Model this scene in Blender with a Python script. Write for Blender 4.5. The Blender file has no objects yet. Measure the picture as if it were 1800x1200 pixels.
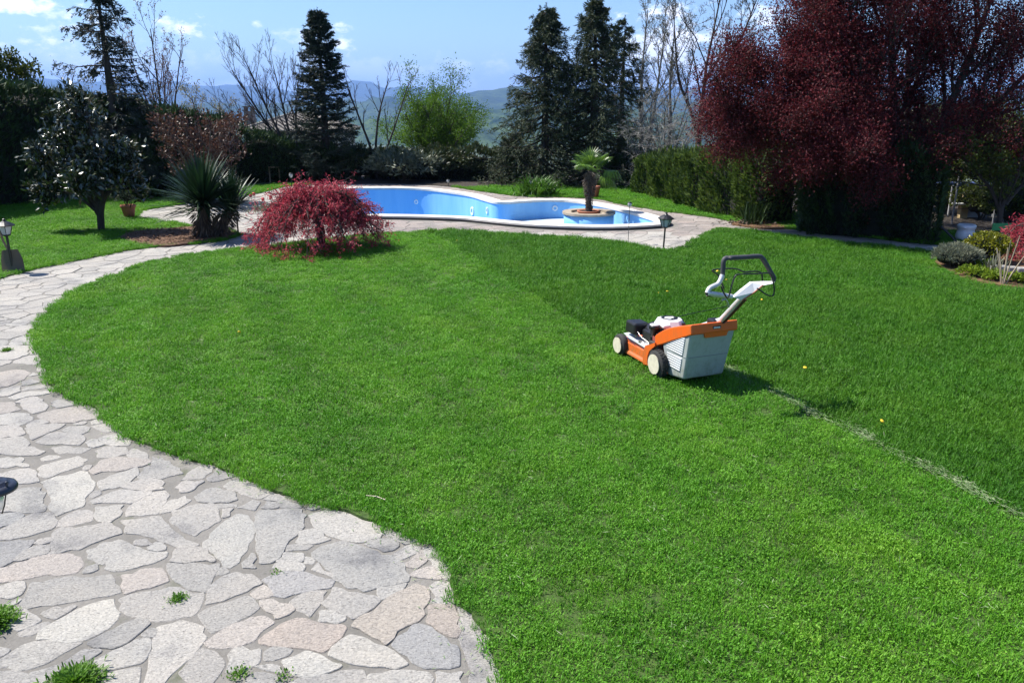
import bpy, bmesh, math, random
import numpy as np
from mathutils import Vector, Matrix
from mathutils.geometry import tessellate_polygon

# ---------------------------------------------------------------- camera, world, sun, exposure
scn = bpy.context.scene
COL = scn.collection
F = 1386.0; H = 2.15; PIT = math.atan(420 / F)          # focal length in photo pixels, eye height, pitch
CP, SP = math.cos(PIT), math.sin(PIT)
cam = bpy.data.cameras.new('camera'); camo = bpy.data.objects.new('camera', cam); COL.objects.link(camo)
cam.sensor_width = 36; cam.lens = 36 * F / 1800; cam.clip_start = 0.05; cam.clip_end = 40000
camo.location = (0, 0, H); camo.rotation_euler = (math.pi / 2 - PIT, 0, 0); scn.camera = camo

SUN_EL = math.radians(55); SUN_H = Vector((-0.94, 0.31)).normalized()
SDIR = Vector((SUN_H.x * math.cos(SUN_EL), SUN_H.y * math.cos(SUN_EL), math.sin(SUN_EL)))
sl = bpy.data.lights.new('sun', 'SUN'); sl.energy = 5.0; sl.angle = math.radians(0.53); sl.color = (1, 0.95, 0.87)
so = bpy.data.objects.new('sun', sl); COL.objects.link(so); so.location = (0, 0, 50)
so.rotation_euler = SDIR.to_track_quat('Z', 'Y').to_euler()

W = bpy.data.worlds.new('World'); scn.world = W; W.use_nodes = True
scn.view_settings.view_transform = 'Standard'; scn.view_settings.look = 'None'
scn.view_settings.gamma = 1; scn.view_settings.use_curve_mapping = False
scn.view_settings.exposure = 0.95
scn.cycles.use_denoising = True
try:
    scn.cycles.denoiser = 'OPENIMAGEDENOISE'; scn.cycles.denoising_prefilter = 'ACCURATE'
except Exception: pass
scn.cycles.max_bounces = 7; scn.cycles.diffuse_bounces = 3; scn.cycles.glossy_bounces = 2
scn.cycles.transmission_bounces = 4; scn.cycles.volume_bounces = 1; scn.cycles.transparent_max_bounces = 4
scn.cycles.sample_clamp_indirect = 6

def pxdir(px, py):
    cx = (px - 900) / F; cy = (600 - py) / F
    return Vector((cx, CP + SP * cy, -SP + CP * cy))

def build_world():
    nt = W.node_tree; N = nt.nodes; L = nt.links; N.clear()
    out = N.new('ShaderNodeOutputWorld'); bg = N.new('ShaderNodeBackground'); L.new(bg.outputs[0], out.inputs[0])
    sky = N.new('ShaderNodeTexSky'); sky.sky_type = 'NISHITA'; sky.sun_disc = False
    sky.sun_elevation = SUN_EL; sky.sun_rotation = math.atan2(SDIR.x, SDIR.y)
    sky.altitude = 300; sky.air_density = 1.0; sky.dust_density = 0.7; sky.ozone_density = 2.2
    tc = N.new('ShaderNodeTexCoord')
    nz = N.new('ShaderNodeTexNoise'); nz.inputs['Scale'].default_value = 30; nz.inputs['Detail'].default_value = 7
    nz.inputs['Roughness'].default_value = 0.62
    mp = N.new('ShaderNodeMapping'); mp.inputs['Scale'].default_value = (1, 1, 1.9)
    L.new(tc.outputs['Generated'], mp.inputs[0]); L.new(mp.outputs[0], nz.inputs['Vector'])
    def m(op, a, b=None, c=None):
        n = N.new('ShaderNodeMath'); n.operation = op
        for i, v in enumerate((a, b, c)):
            if v is None: continue
            if isinstance(v, (int, float)): n.inputs[i].default_value = v
            else: L.new(v, n.inputs[i])
        return n.outputs[0]
    def dot(v):
        n = N.new('ShaderNodeVectorMath'); n.operation = 'DOT_PRODUCT'; L.new(tc.outputs['Generated'], n.inputs[0])
        n.inputs[1].default_value = v; return n.outputs['Value']
    # a few small fair-weather clouds: centre in the view, half width, half height (photo pixels), density
    clouds = [(40, 8, 120, 22, 1.0), (113, 48, 24, 11, .75), (328, 50, 42, 17, .95), (299, 41, 20, 8, .5), (450, 41, 14, 7, .6),
              (602, 74, 30, 22, 1.0), (542, 88, 46, 34, .5), (838, 113, 52, 9, .35), (1175, 75, 90, 70, 1.0), (1345, 38, 46, 22, .8),
              (700, 125, 190, 26, .25), (160, 150, 260, 60, .25), (1180, 150, 150, 70, .6), (-260, 60, 200, 46, .9), (2100, 40, 220, 60, .9), (-900, -300, 500, 90, .8), (2500, -700, 500, 120, .8)]
    tot = None
    for (px, py, ax, ay, k) in clouds:
        d = pxdir(px, py).normalized(); r = d.cross(Vector((0, 0, 1))).normalized(); u = r.cross(d)
        a = m('DIVIDE', dot(r), ax / F); b = m('DIVIDE', dot(u), ay / F)
        e = m('SQRT', m('ADD', m('MULTIPLY', a, a), m('MULTIPLY', b, b)))
        front = m('GREATER_THAN', dot(d), 0.2)
        e2 = m('ADD', e, m('MULTIPLY', m('SUBTRACT', nz.outputs[0], 0.5), 4.6))
        mr = N.new('ShaderNodeMapRange'); mr.interpolation_type = 'SMOOTHSTEP'
        L.new(e2, mr.inputs['Value']); mr.inputs['From Min'].default_value = 1.0; mr.inputs['From Max'].default_value = 0.1
        w = m('MULTIPLY', m('MULTIPLY', mr.outputs[0], front), k)
        tot = w if tot is None else m('MAXIMUM', tot, w)
    tint = N.new('ShaderNodeVectorMath'); tint.operation = 'MULTIPLY'; L.new(sky.outputs[0], tint.inputs[0]); tint.inputs[1].default_value = (.80, .93, 1.10)
    mix = N.new('ShaderNodeMix'); mix.data_type = 'RGBA'
    L.new(tot, mix.inputs['Factor']); L.new(tint.outputs[0], mix.inputs['A']); mix.inputs['B'].default_value = (10.5, 10.8, 11.4, 1)
    L.new(mix.outputs['Result'], bg.inputs['Color']); bg.inputs['Strength'].default_value = 0.084
build_world()

# ---------------------------------------------------------------- helpers
random.seed(7)
def R(seed): return np.random.default_rng(seed)
def at(px, py, z=0.0):
    d = pxdir(px, py); t = (z - H) / d.z
    return (d.x * t, d.y * t)
def xat(px, y, z=0.0): return (px - 900) / F * (y * CP - (z - H) * SP)
def zat(y, py):
    c = (600 - py) / F
    return H + y * (c * CP - SP) / (CP + c * SP)
def pxof(x, y, z=0.0): return 900 + F * x / (y * CP - (z - H) * SP)

def tag(o, label=None, cat=None, group=None, kind=None):
    if label: o['label'] = label
    if cat: o['category'] = cat
    if group: o['group'] = group
    if kind: o['kind'] = kind
    return o
def thing(name, label, cat, loc=(0, 0, 0), rz=0.0, group=None):
    o = bpy.data.objects.new(name, None); COL.objects.link(o); o.location = loc; o.rotation_euler = (0, 0, rz)
    o.empty_display_size = 0.1
    return tag(o, label, cat, group)
def link(name, me, parent=None):
    o = bpy.data.objects.new(name, me); COL.objects.link(o)
    if parent is not None: o.parent = parent
    return o
def copy_tree(o, parent=None):
    c = o.copy(); COL.objects.link(c)
    if parent is not None: c.parent = parent
    for ch in list(o.children): copy_tree(ch, c)
    return c

class G:
    """collects vertex / face chunks and links them as one mesh object"""
    def __init__(s): s.V = []; s.F = []; s.n = 0
    def add(s, V, Fa, mi=0, smooth=False):
        V = np.asarray(V, dtype=np.float32).reshape(-1, 3)
        if isinstance(Fa, np.ndarray): s.F.append((Fa.astype(np.int32) + s.n, mi, smooth))
        else:
            by = {}
            for f in Fa: by.setdefault(len(f), []).append(f)
            for k, fs in by.items(): s.F.append((np.array(fs, dtype=np.int32) + s.n, mi, smooth))
        s.V.append(V); s.n += len(V); return s
    def mesh(s, name, mats):
        me = bpy.data.meshes.new(name); V = np.concatenate(s.V)
        me.vertices.add(len(V)); me.vertices.foreach_set('co', V.ravel())
        lp = np.concatenate([f.ravel() for f, _, _ in s.F]); ln = np.concatenate([np.full(len(f), f.shape[1], np.int32) for f, _, _ in s.F])
        mi = np.concatenate([np.full(len(f), m, np.int32) for f, m, _ in s.F]); sm = np.concatenate([np.full(len(f), q, bool) for f, _, q in s.F])
        me.loops.add(len(lp)); me.loops.foreach_set('vertex_index', lp)
        me.polygons.add(len(ln)); st = np.zeros(len(ln), np.int32); st[1:] = np.cumsum(ln)[:-1]
        me.polygons.foreach_set('loop_start', st); me.polygons.foreach_set('loop_total', ln)
        me.polygons.foreach_set('material_index', mi); me.polygons.foreach_set('use_smooth', sm)
        for m in (mats if isinstance(mats, (list, tuple)) else [mats]): me.materials.append(m)
        me.update(calc_edges=True); me.validate(); return me
    def obj(s, name, mats, parent=None): return link(name, s.mesh(name, mats), parent)
    # --- shapes
    def box(s, c, d, mi=0, bev=0.0, rot=None):
        bm = bmesh.new(); bmesh.ops.create_cube(bm, size=1.0)
        for v in bm.verts: v.co = Vector((v.co.x * d[0], v.co.y * d[1], v.co.z * d[2]))
        if bev > 0: bmesh.ops.bevel(bm, geom=list(bm.edges), offset=bev, segments=2, profile=.5, affect='EDGES')
        M = rot.to_3x3() if rot is not None else Matrix.Identity(3)
        s.bm(bm, mi, M, Vector(c)); return s
    def bm(s, bm, mi=0, M=Matrix.Identity(3), t=Vector((0, 0, 0)), smooth=False):
        bm.verts.ensure_lookup_table()
        s.add([tuple(M @ v.co + t) for v in bm.verts], [[v.index for v in f.verts] for f in bm.faces], mi, smooth); bm.free()
    def lathe(s, prof, c=(0, 0, 0), n=20, mi=0, smooth=True, axis='Z'):
        V = []; Fa = []
        for r, z in prof:
            for k in range(n):
                a = 2 * math.pi * k / n; p = (r * math.cos(a), r * math.sin(a), z)
                if axis == 'X': p = (p[2], p[0], p[1])
                if axis == 'Y': p = (p[0], p[2], p[1])
                V.append((p[0] + c[0], p[1] + c[1], p[2] + c[2]))
        for i in range(len(prof) - 1):
            for k in range(n):
                a, b = i * n + k, i * n + (k + 1) % n; Fa.append((a, b, b + n, a + n))
        if prof[0][0] > 1e-6: Fa.append(tuple(reversed(range(n))))
        if prof[-1][0] > 1e-6: Fa.append(tuple(range((len(prof) - 1) * n, len(prof) * n)))
        s.add(V, Fa, mi, smooth); return s
    def tube(s, pts, r, n=8, mi=0, cap=True):
        P = np.array(pts, dtype=float); k = len(P); rr = np.full(k, r) if np.isscalar(r) else np.array(r, float)
        s.tubes(P[None], rr[None], n, mi)
        if cap:
            s.add(s.V[-1][:n], [tuple(reversed(range(n)))], mi); s.add(s.V[-2][-n:], [tuple(range(n))], mi)
        return s
    def tubes(s, P, Rr, n=4, mi=0):
        m, k, _ = P.shape
        if m == 0: return s
        T = np.gradient(P, axis=1); T /= np.linalg.norm(T, axis=2, keepdims=True) + 1e-9
        A = np.where(np.abs(T[:, :1, 2:3]) < .9, np.array([0, 0, 1.]), np.array([1., 0, 0])) * np.ones((1, k, 1))
        U = np.cross(T, A); U /= np.linalg.norm(U, axis=2, keepdims=True) + 1e-9; Wv = np.cross(T, U)
        a = np.arange(n) * 2 * np.pi / n
        V = P[:, :, None] + Rr[:, :, None, None] * (U[:, :, None] * np.cos(a)[None, None, :, None] + Wv[:, :, None] * np.sin(a)[None, None, :, None])
        b = (np.arange(m)[:, None, None] * k * n + np.arange(k - 1)[None, :, None] * n); q = np.arange(n); q2 = (q + 1) % n
        Fa = np.stack([b + q, b + q2, b + q2 + n, b + q + n], -1).reshape(-1, 4)
        s.add(V.reshape(-1, 3), Fa, mi, True); return s
    def leaves(s, P, D, Nn, L, Wd, fold=.25, mi=0, mid=.45):
        D = D / (np.linalg.norm(D, axis=1, keepdims=True) + 1e-9); S = np.cross(D, Nn); S /= np.linalg.norm(S, axis=1, keepdims=True) + 1e-9
        Nn = np.cross(S, D); L = np.broadcast_to(L, (len(P),))[:, None]; Wd = np.broadcast_to(Wd, (len(P),))[:, None]
        M = P + D * L * mid + Nn * Wd * fold
        V = np.stack([P, M + S * Wd * .5, P + D * L, M - S * Wd * .5], 1).reshape(-1, 3)
        s.add(V, np.arange(len(P) * 4).reshape(-1, 4), mi, False); return s
    def prism(s, poly, z0, z1, mi=0, M=None):
        """polygon in local XY extruded from z0 to z1; M maps (x,y,z)"""
        n = len(poly); V = [(x, y, z0) for x, y in poly] + [(x, y, z1) for x, y in poly]
        Fa = [(i, (i + 1) % n, n + (i + 1) % n, n + i) for i in range(n)] + [tuple(range(n, 2 * n)), tuple(reversed(range(n)))]
        if M: V = [M(*v) for v in V]
        s.add(V, Fa, mi); return s

def unit(v): return v / (np.linalg.norm(v, axis=-1, keepdims=True) + 1e-9)
def rsph(r, n): return unit(r.normal(size=(n, 3)))
def catmull(pts, per=6, closed=True):
    P = [Vector(p) for p in pts]; n = len(P); out = []
    for i in range(n if closed else n - 1):
        p0, p1, p2, p3 = [P[(i + k) % n] if closed else P[max(0, min(n - 1, i + k))] for k in (-1, 0, 1, 2)]
        for j in range(per):
            t = j / per
            out.append(tuple(.5 * ((2 * p1) + (p2 - p0) * t + (2 * p0 - 5 * p1 + 4 * p2 - p3) * t * t + (3 * p1 - p0 - 3 * p2 + p3) * t ** 3)))
    if not closed: out.append(tuple(P[-1]))
    return out
def inside(P, poly):
    P = np.asarray(P, float); x, y = P[:, 0], P[:, 1]; c = np.zeros(len(P), bool); n = len(poly)
    for i in range(n):
        x1, y1 = poly[i][:2]; x2, y2 = poly[(i + 1) % n][:2]
        if y1 == y2: continue
        c ^= ((y1 > y) != (y2 > y)) & (x < (x2 - x1) * (y - y1) / (y2 - y1) + x1)
    return c
def area(poly): return .5 * sum(poly[i][0] * poly[(i + 1) % len(poly)][1] - poly[(i + 1) % len(poly)][0] * poly[i][1] for i in range(len(poly)))
def sheet(name, poly, z, mat, holes=(), skirt=0.0, kind='structure', parent=None, label=None, cat=None):
    loops = [[Vector((p[0], p[1], z)) for p in poly]] + [[Vector((p[0], p[1], z)) for p in h] for h in holes]
    tri = tessellate_polygon(loops); V = [tuple(v) for lp in loops for v in lp]; g = G()
    fs = []
    for t in tri:
        a, b, c = [V[i] for i in t]
        if (b[0] - a[0]) * (c[1] - a[1]) - (b[1] - a[1]) * (c[0] - a[0]) < 0: t = (t[0], t[2], t[1])
        fs.append(tuple(t))
    g.add(V, fs)
    if skirt:
        n = len(poly); sgn = 1 if area(poly) > 0 else -1
        Vs = [(p[0], p[1], z) for p in poly] + [(p[0], p[1], z - skirt) for p in poly]
        g.add(Vs, [((i, n + i, n + (i + 1) % n, (i + 1) % n) if sgn > 0 else ((i + 1) % n, n + (i + 1) % n, n + i, i)) for i in range(n)])
    o = g.obj(name, mat, parent)
    return tag(o, label, cat, None, kind)

# ---------------------------------------------------------------- materials
class M:
    def __init__(s, name):
        s.m = bpy.data.materials.new(name); s.m.use_nodes = True; s.N = s.m.node_tree.nodes; s.L = s.m.node_tree.links
        s.p = s.N['Principled BSDF']; s.out = s.N['Material Output']
    def node(s, t, **kw):
        n = s.N.new(t)
        for k, v in kw.items():
            if k in n.inputs: n.inputs[k].default_value = v
            else: setattr(n, k, v)
        return n
    def coord(s, w='Object'): return s.node('ShaderNodeTexCoord').outputs[w]
    def pos(s): return s.node('ShaderNodeNewGeometry').outputs['Position']
    def noise(s, scale, detail=4, rough=.55, vec=None, stretch=None):
        n = s.node('ShaderNodeTexNoise'); n.inputs['Scale'].default_value = scale; n.inputs['Detail'].default_value = detail; n.inputs['Roughness'].default_value = rough
        v = vec if vec is not None else s.pos()
        if stretch:
            mp = s.node('ShaderNodeMapping'); mp.inputs['Scale'].default_value = stretch; s.L.new(v, mp.inputs[0]); v = mp.outputs[0]
        s.L.new(v, n.inputs['Vector']); return n.outputs[0]
    def ramp(s, v, stops):
        r = s.node('ShaderNodeValToRGB'); e = r.color_ramp.elements
        while len(e) < len(stops): e.new(0.5)
        for i, (p, c) in enumerate(stops): e[i].position = p; e[i].color = (*c, 1) if len(c) == 3 else c
        s.L.new(v, r.inputs[0]); return r.outputs[0]
    def mix(s, f, a, b, mode='MIX'):
        n = s.node('ShaderNodeMix'); n.data_type = 'RGBA'; n.blend_type = mode
        for k, v in (('Factor', f), ('A', a), ('B', b)):
            if isinstance(v, (int, float)): n.inputs[k].default_value = v
            elif isinstance(v, tuple): n.inputs[k].default_value = (*v, 1)
            else: s.L.new(v, n.inputs[k])
        return n.outputs['Result']
    def math(s, op, a, b=None):
        n = s.node('ShaderNodeMath'); n.operation = op
        for i, v in enumerate((a, b)):
            if v is None: continue
            if isinstance(v, (int, float)): n.inputs[i].default_value = v
            else: s.L.new(v, n.inputs[i])
        return n.outputs[0]
    def col(s, c):
        if isinstance(c, tuple): s.p.inputs['Base Color'].default_value = (*c, 1)
        else: s.L.new(c, s.p.inputs['Base Color'])
        return s
    def bump(s, v, st=.4, d=.01):
        b = s.node('ShaderNodeBump'); b.inputs['Strength'].default_value = st; b.inputs['Distance'].default_value = d
        s.L.new(v, b.inputs['Height']); s.L.new(b.outputs[0], s.p.inputs['Normal']); return s
    def set(s, **kw):
        for k, v in kw.items(): s.p.inputs[k.replace('_', ' ')].default_value = v
        return s
    def rand(s):
        a = s.node('ShaderNodeObjectInfo').outputs['Random']; b = s.node('ShaderNodeNewGeometry').outputs['Random Per Island']
        return s.math('FRACT', s.math('ADD', a, b))
    def island(s): return s.node('ShaderNodeNewGeometry').outputs['Random Per Island']
    def translucent(s, col, fac=.35):
        t = s.node('ShaderNodeBsdfTranslucent'); mx = s.node('ShaderNodeMixShader'); mx.inputs[0].default_value = fac
        if isinstance(col, tuple): t.inputs[0].default_value = (*col, 1)
        else: s.L.new(col, t.inputs[0])
        s.L.new(s.p.outputs[0], mx.inputs[1]); s.L.new(t.outputs[0], mx.inputs[2]); s.L.new(mx.outputs[0], s.out.inputs[0]); return s

def plain(name, c, rough=.5, metal=0.0, vary=.12, scale=9, spec=.5):
    m = M(name); n = m.noise(scale, 5, vec=m.coord())
    lo = tuple(x * (1 - vary) for x in c); hi = tuple(min(1, x * (1 + vary)) for x in c)
    m.col(m.ramp(n, [(.3, lo), (.7, hi)])).set(Roughness=rough, Metallic=metal); m.p.inputs['Specular IOR Level'].default_value = spec
    return m.m
def foliage(name, cols, rough=.5, trans=.3, spec=.35, tcol=None, clump=2.2):
    """leaf colour varies leaf by leaf and in clumps"""
    m = M(name); f = m.math('ADD', m.math('MULTIPLY', m.island(), .55), m.math('MULTIPLY', m.noise(clump, 2), .45))
    c = m.ramp(f, [(.18 + .64 * i / (len(cols) - 1), k) for i, k in enumerate(cols)])
    m.col(c).set(Roughness=rough); m.p.inputs['Specular IOR Level'].default_value = spec
    if trans: m.translucent(c if tcol is None else tcol, trans)
    return m.m
def bark(name, c, scale=14):
    m = M(name); n = m.noise(scale, 6, .65, stretch=(1, 1, .25))
    m.col(m.ramp(n, [(.3, tuple(x * .55 for x in c)), (.7, tuple(min(1, x * 1.3) for x in c))])).set(Roughness=.9).bump(n, .6, .02); return m.m

def mat_stone(pink=False):
    m = M('terrace_stone' if pink else 'flagstone'); r = m.rand(); v = m.pos()
    base = m.ramp(r, [(0, (.38, .362, .335)), (.2, (.42, .402, .37)), (.36, (.37, .352, .326)), (.52, (.40, .378, .35)), (.64, (.345, .332, .31)), (.78, (.41, .392, .36)), (.9, (.405, .387, .36)), (1, (.355, .345, .33))] if not pink else [(0, (.30, .265, .245)), (.3, (.34, .305, .285)), (.5, (.27, .245, .228)), (.75, (.33, .285, .262)), (1, (.36, .335, .315))])
    base.node.color_ramp.interpolation = 'CONSTANT'
    oc = m.node('ShaderNodeObjectInfo').outputs['Color']; base = m.mix(1.0, base, oc, 'MULTIPLY')
    big = m.ramp(m.noise(2.1, 5, .6, v), [(.30, (.52, .53, .57)), (.43, (.94, .94, .94)), (.7, (1.10, 1.07, 1.03))])
    c = m.mix(1.0, base, big, 'MULTIPLY')
    sp = m.noise(85, 5, .7, v, (1, 1.9, 1)); c = m.mix(1.0, c, m.ramp(sp, [(.30, (.30, .29, .28)), (.44, (.88, .88, .88)), (.58, (1.04, 1.04, 1.04)), (.72, (1.42, 1.41, 1.38))]), 'MULTIPLY')
    dk = m.noise(26, 6, .75, v, (1, 2.4, 1)); c = m.mix(m.ramp(dk, [(.57, (0, 0, 0)), (.68, (.7, .7, .7))]), c, (.16, .155, .145))
    m.col(c).set(Roughness=.85); m.p.inputs['Specular IOR Level'].default_value = .25
    h = m.math('ADD', m.math('MULTIPLY', m.noise(34, 6, .7, v, (1, 2, 1)), .7), m.math('MULTIPLY', sp, .3)); m.bump(h, 1.0, .02); return m.m
def mat_mortar():
    m = M('mortar'); v = m.pos(); n = m.noise(60, 5, .7, v); b = m.noise(1.6, 4, .6, v)
    c = m.mix(1.0, m.ramp(n, [(.3, (.17, .16, .146)), (.7, (.235, .222, .204))]), m.ramp(b, [(.35, (.7, .7, .68)), (.65, (1.05, 1.04, 1.02))]), 'MULTIPLY')
    ms = m.ramp(m.noise(3.3, 6, .7, v), [(.56, (0, 0, 0)), (.70, (.8, .8, .8))]); c = m.mix(ms, c, (.085, .095, .05))
    m.col(c).set(Roughness=.95).bump(n, .7, .01); return m.m
def mat_soil(name, a, b, sc=38):
    m = M(name); n = m.noise(sc, 6, .75); c = m.ramp(n, [(.3, a), (.7, b)]); m.col(c).set(Roughness=.95).bump(n, 1.0, .03); return m.m
def mat_turf():
    m = M('turf_soil'); n = m.noise(30, 5, .7); m.col(m.ramp(n, [(.35, (.03, .06, .008)), (.65, (.06, .11, .014))])).set(Roughness=.95).bump(n, .8, .02); return m.m
def mat_grass(name, dark, mid, light, trans=.38):
    m = M(name); v = m.pos()
    isl = m.island()
    at_ = m.node('ShaderNodeAttribute'); at_.attribute_type = 'INSTANCER'; at_.attribute_name = 'tint'
    f = m.math('ADD', m.math('MULTIPLY', isl, .45), m.math('MULTIPLY', at_.outputs['Fac'], .55))
    c = m.ramp(f, [(.12, dark), (.45, mid), (.8, light), (.97, (light[0] * 1.7, light[1] * 1.12, light[2] * 2.2))])
    p = m.noise(.9, 4, .6, v); c = m.mix(1.0, c, m.ramp(p, [(.28, (.78, .90, .8)), (.5, (1, 1, 1)), (.72, (1.25, 1.06, 1.1))]), 'MULTIPLY')
    m.col(c).set(Roughness=.55); m.p.inputs['Specular IOR Level'].default_value = .3; m.translucent(c, trans); return m.m

MT = dict(
    stone=mat_stone(), stone2=mat_stone(True), mortar=mat_mortar(), turf=mat_turf(),
    soil=mat_soil('dark_soil', (.018, .013, .009), (.06, .045, .032)),
    mulch=mat_soil('bark_mulch', (.07, .035, .02), (.26, .15, .09), 55),
    bedsoil=mat_soil('bed_soil', (.10, .05, .022), (.22, .125, .06), 40),
    grass=mat_grass('mown_grass', (.038, .128, .008), (.098, .29, .013), (.18, .41, .034)),
    tall=mat_grass('long_grass', (.028, .098, .006), (.064, .20, .010), (.11, .285, .022)),
    straw=plain('dry_grass', (.42, .43, .30), .7),
)

# ---------------------------------------------------------------- outlines (photo pixels to ground points)
LB = [(887, 1200), (880, 1175), (867, 1147), (853, 1120), (840, 1093), (822, 1074), (805, 1063), (800, 1043), (793, 1025), (790, 1000), (778, 970), (768, 957), (735, 950),
      (705, 940), (677, 925), (638, 915), (593, 898), (560, 889), (533, 880), (483, 865), (460, 852), (417, 837), (367, 817), (320, 803), (280, 789), (240, 775), (227, 769),
      (213, 757), (200, 745), (180, 736), (167, 719), (144, 709), (120, 700), (99, 688), (88, 676), (83, 660), (75, 640), (69, 631), (63, 613), (59, 600), (69, 580), (76, 565),
      (87, 549), (107, 531), (133, 516), (160, 501), (193, 489), (219, 480), (248, 468), (293, 457), (341, 448), (400, 441), (450, 436), (500, 430), (560, 423), (620, 417),
      (680, 412), (740, 409), (800, 408), (860, 411), (900, 414), (1000, 420), (1060, 425), (1110, 433), (1140, 440), (1168, 443), (1205, 437), (1240, 415), (1262, 404), (1290, 405),
      (1330, 409), (1400, 419), (1500, 430), (1600, 440), (1652, 446), (1641, 467), (1680, 487), (1740, 504), (1800, 510)]
def wob(poly, a=.02, f=9.0):
    return [(x + a * math.sin(f * y + 1.3) * math.sin(2.1 * f * x), y + a * math.sin(f * x * 1.2) * math.cos(1.7 * f * y)) for x, y in poly]
border = catmull([at(*p) for p in LB], 4, False)
L1 = wob(wob(border, .012, 14), .009, 37) + [(8.4, 8.95), (8.4, 11.2), (16, 11.2), (16, -2.5), (.25, -2.5), (.02, 1.6)]
L2 = wob(catmull([at(*p) for p in [(-90, 515), (0, 491), (21, 485), (53, 476), (88, 468), (128, 460), (165, 453), (213, 443), (277, 435), (352, 429), (400, 422), (416, 413), (395, 404), (347, 400),
      (327, 398), (300, 392), (250, 386), (239, 379), (250, 371), (280, 366), (340, 357), (400, 350), (437, 344), (465, 338), (490, 331), (530, 326), (600, 323)]], 4, False), .01, 12) + [(-4.4, 25.5), (-13.5, 25.5), (-13.5, 8.0)]
L3 = wob(catmull([at(*p) for p in [(600, 322), (640, 322), (700, 322), (780, 327), (833, 335), (917, 346), (980, 347), (1055, 351), (1094, 360), (1140, 368), (1211, 378), (1264, 385), (1290, 391),
      (1400, 405), (1500, 416), (1600, 427), (1690, 435)]], 4, False), .008, 12) + [(11, 11.4), (12, 25.5), (-4.3, 25.5)]
L3 = L3[::-1]

# pool outline (inner edge of the coping, at coping height)
ZC = .07
PO = [(520, 352), (535, 341), (560, 335), (600, 331), (640, 330), (700, 330), (750, 332), (785, 336), (825, 342), (850, 349), (868, 354), (888, 355), (920, 353), (960, 351), (1000, 352), (1040, 357), (1080, 365),
      (1115, 374), (1140, 381), (1156, 387), (1148, 391), (1100, 394), (1050, 395), (1000, 394), (950, 392), (900, 388), (860, 384), (830, 381), (790, 379), (720, 377), (640, 376), (580, 376), (540, 374), (517, 369), (509, 361)]
pool = catmull([at(x, y, ZC) for x, y in PO], 5)
if area(pool) < 0: pool = pool[::-1]
def offset(poly, d):
    n = len(poly); out = []
    for i in range(n):
        a = Vector(poly[i - 2]); b = Vector(poly[(i + 2) % n]); t = (b - a).normalized()
        out.append((poly[i][0] + t.y * d, poly[i][1] - t.x * d))
    return out
coping_out = offset(pool, .24)
pool_mid = offset(pool, .12)

# ---------------------------------------------------------------- terrain, valley, hills
def tz(x, y):
    d = math.hypot(x, y - 9) - 19.0
    if d <= 0: return -.05
    b = max(0.0, min(1.0, (y - 12) / 14))              # the ground falls away behind the garden
    return -.05 - b * (min(d, 40) * .11 + max(0, min(d - 40, 360)) * .12 + max(0, min(d - 400, 1500)) * .03)
def terrain():
    n = 128; R0 = 19.0; ring = [(R0 * math.sin(2 * math.pi * k / n), 9 + R0 * math.cos(2 * math.pi * k / n)) for k in range(n)]
    ring = ring[::-1]
    g = G(); loops = [[Vector((x, y, -.05)) for x, y in ring], [Vector((x, y, -.05)) for x, y in pool_mid]]
    V = [tuple(v) for l in loops for v in l]; fs = []
    for t in tessellate_polygon(loops):
        a, b, c = [V[i] for i in t]
        if (b[0] - a[0]) * (c[1] - a[1]) - (b[1] - a[1]) * (c[0] - a[0]) < 0: t = (t[0], t[2], t[1])
        fs.append(tuple(t))
    g.add(V, fs)
    rr = [19, 21, 24, 28, 34, 42, 55, 75, 110, 170, 260, 420, 700, 1200, 2000, 3500, 6000, 9500, 13500]; VV = []
    for r in rr:
        for k in range(n):
            a = 2 * math.pi * k / n; x, y = r * math.sin(a), 9 + r * math.cos(a); VV.append((x, y, tz(x, y)))
    ff = []
    for i in range(len(rr) - 1):
        for k in range(n):
            a, b = i * n + k, i * n + (k + 1) % n; ff.append((a, a + n, b + n, b))
    g.add(VV, ff, 0, True)
    m = M('meadow_ground'); c = m.mix(m.noise(.02, 6, .6), (.035, .06, .018), (.07, .085, .03)); m.col(c).set(Roughness=.95)
    tag(g.obj('terrain', m.m), kind='structure')
terrain()

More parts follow.
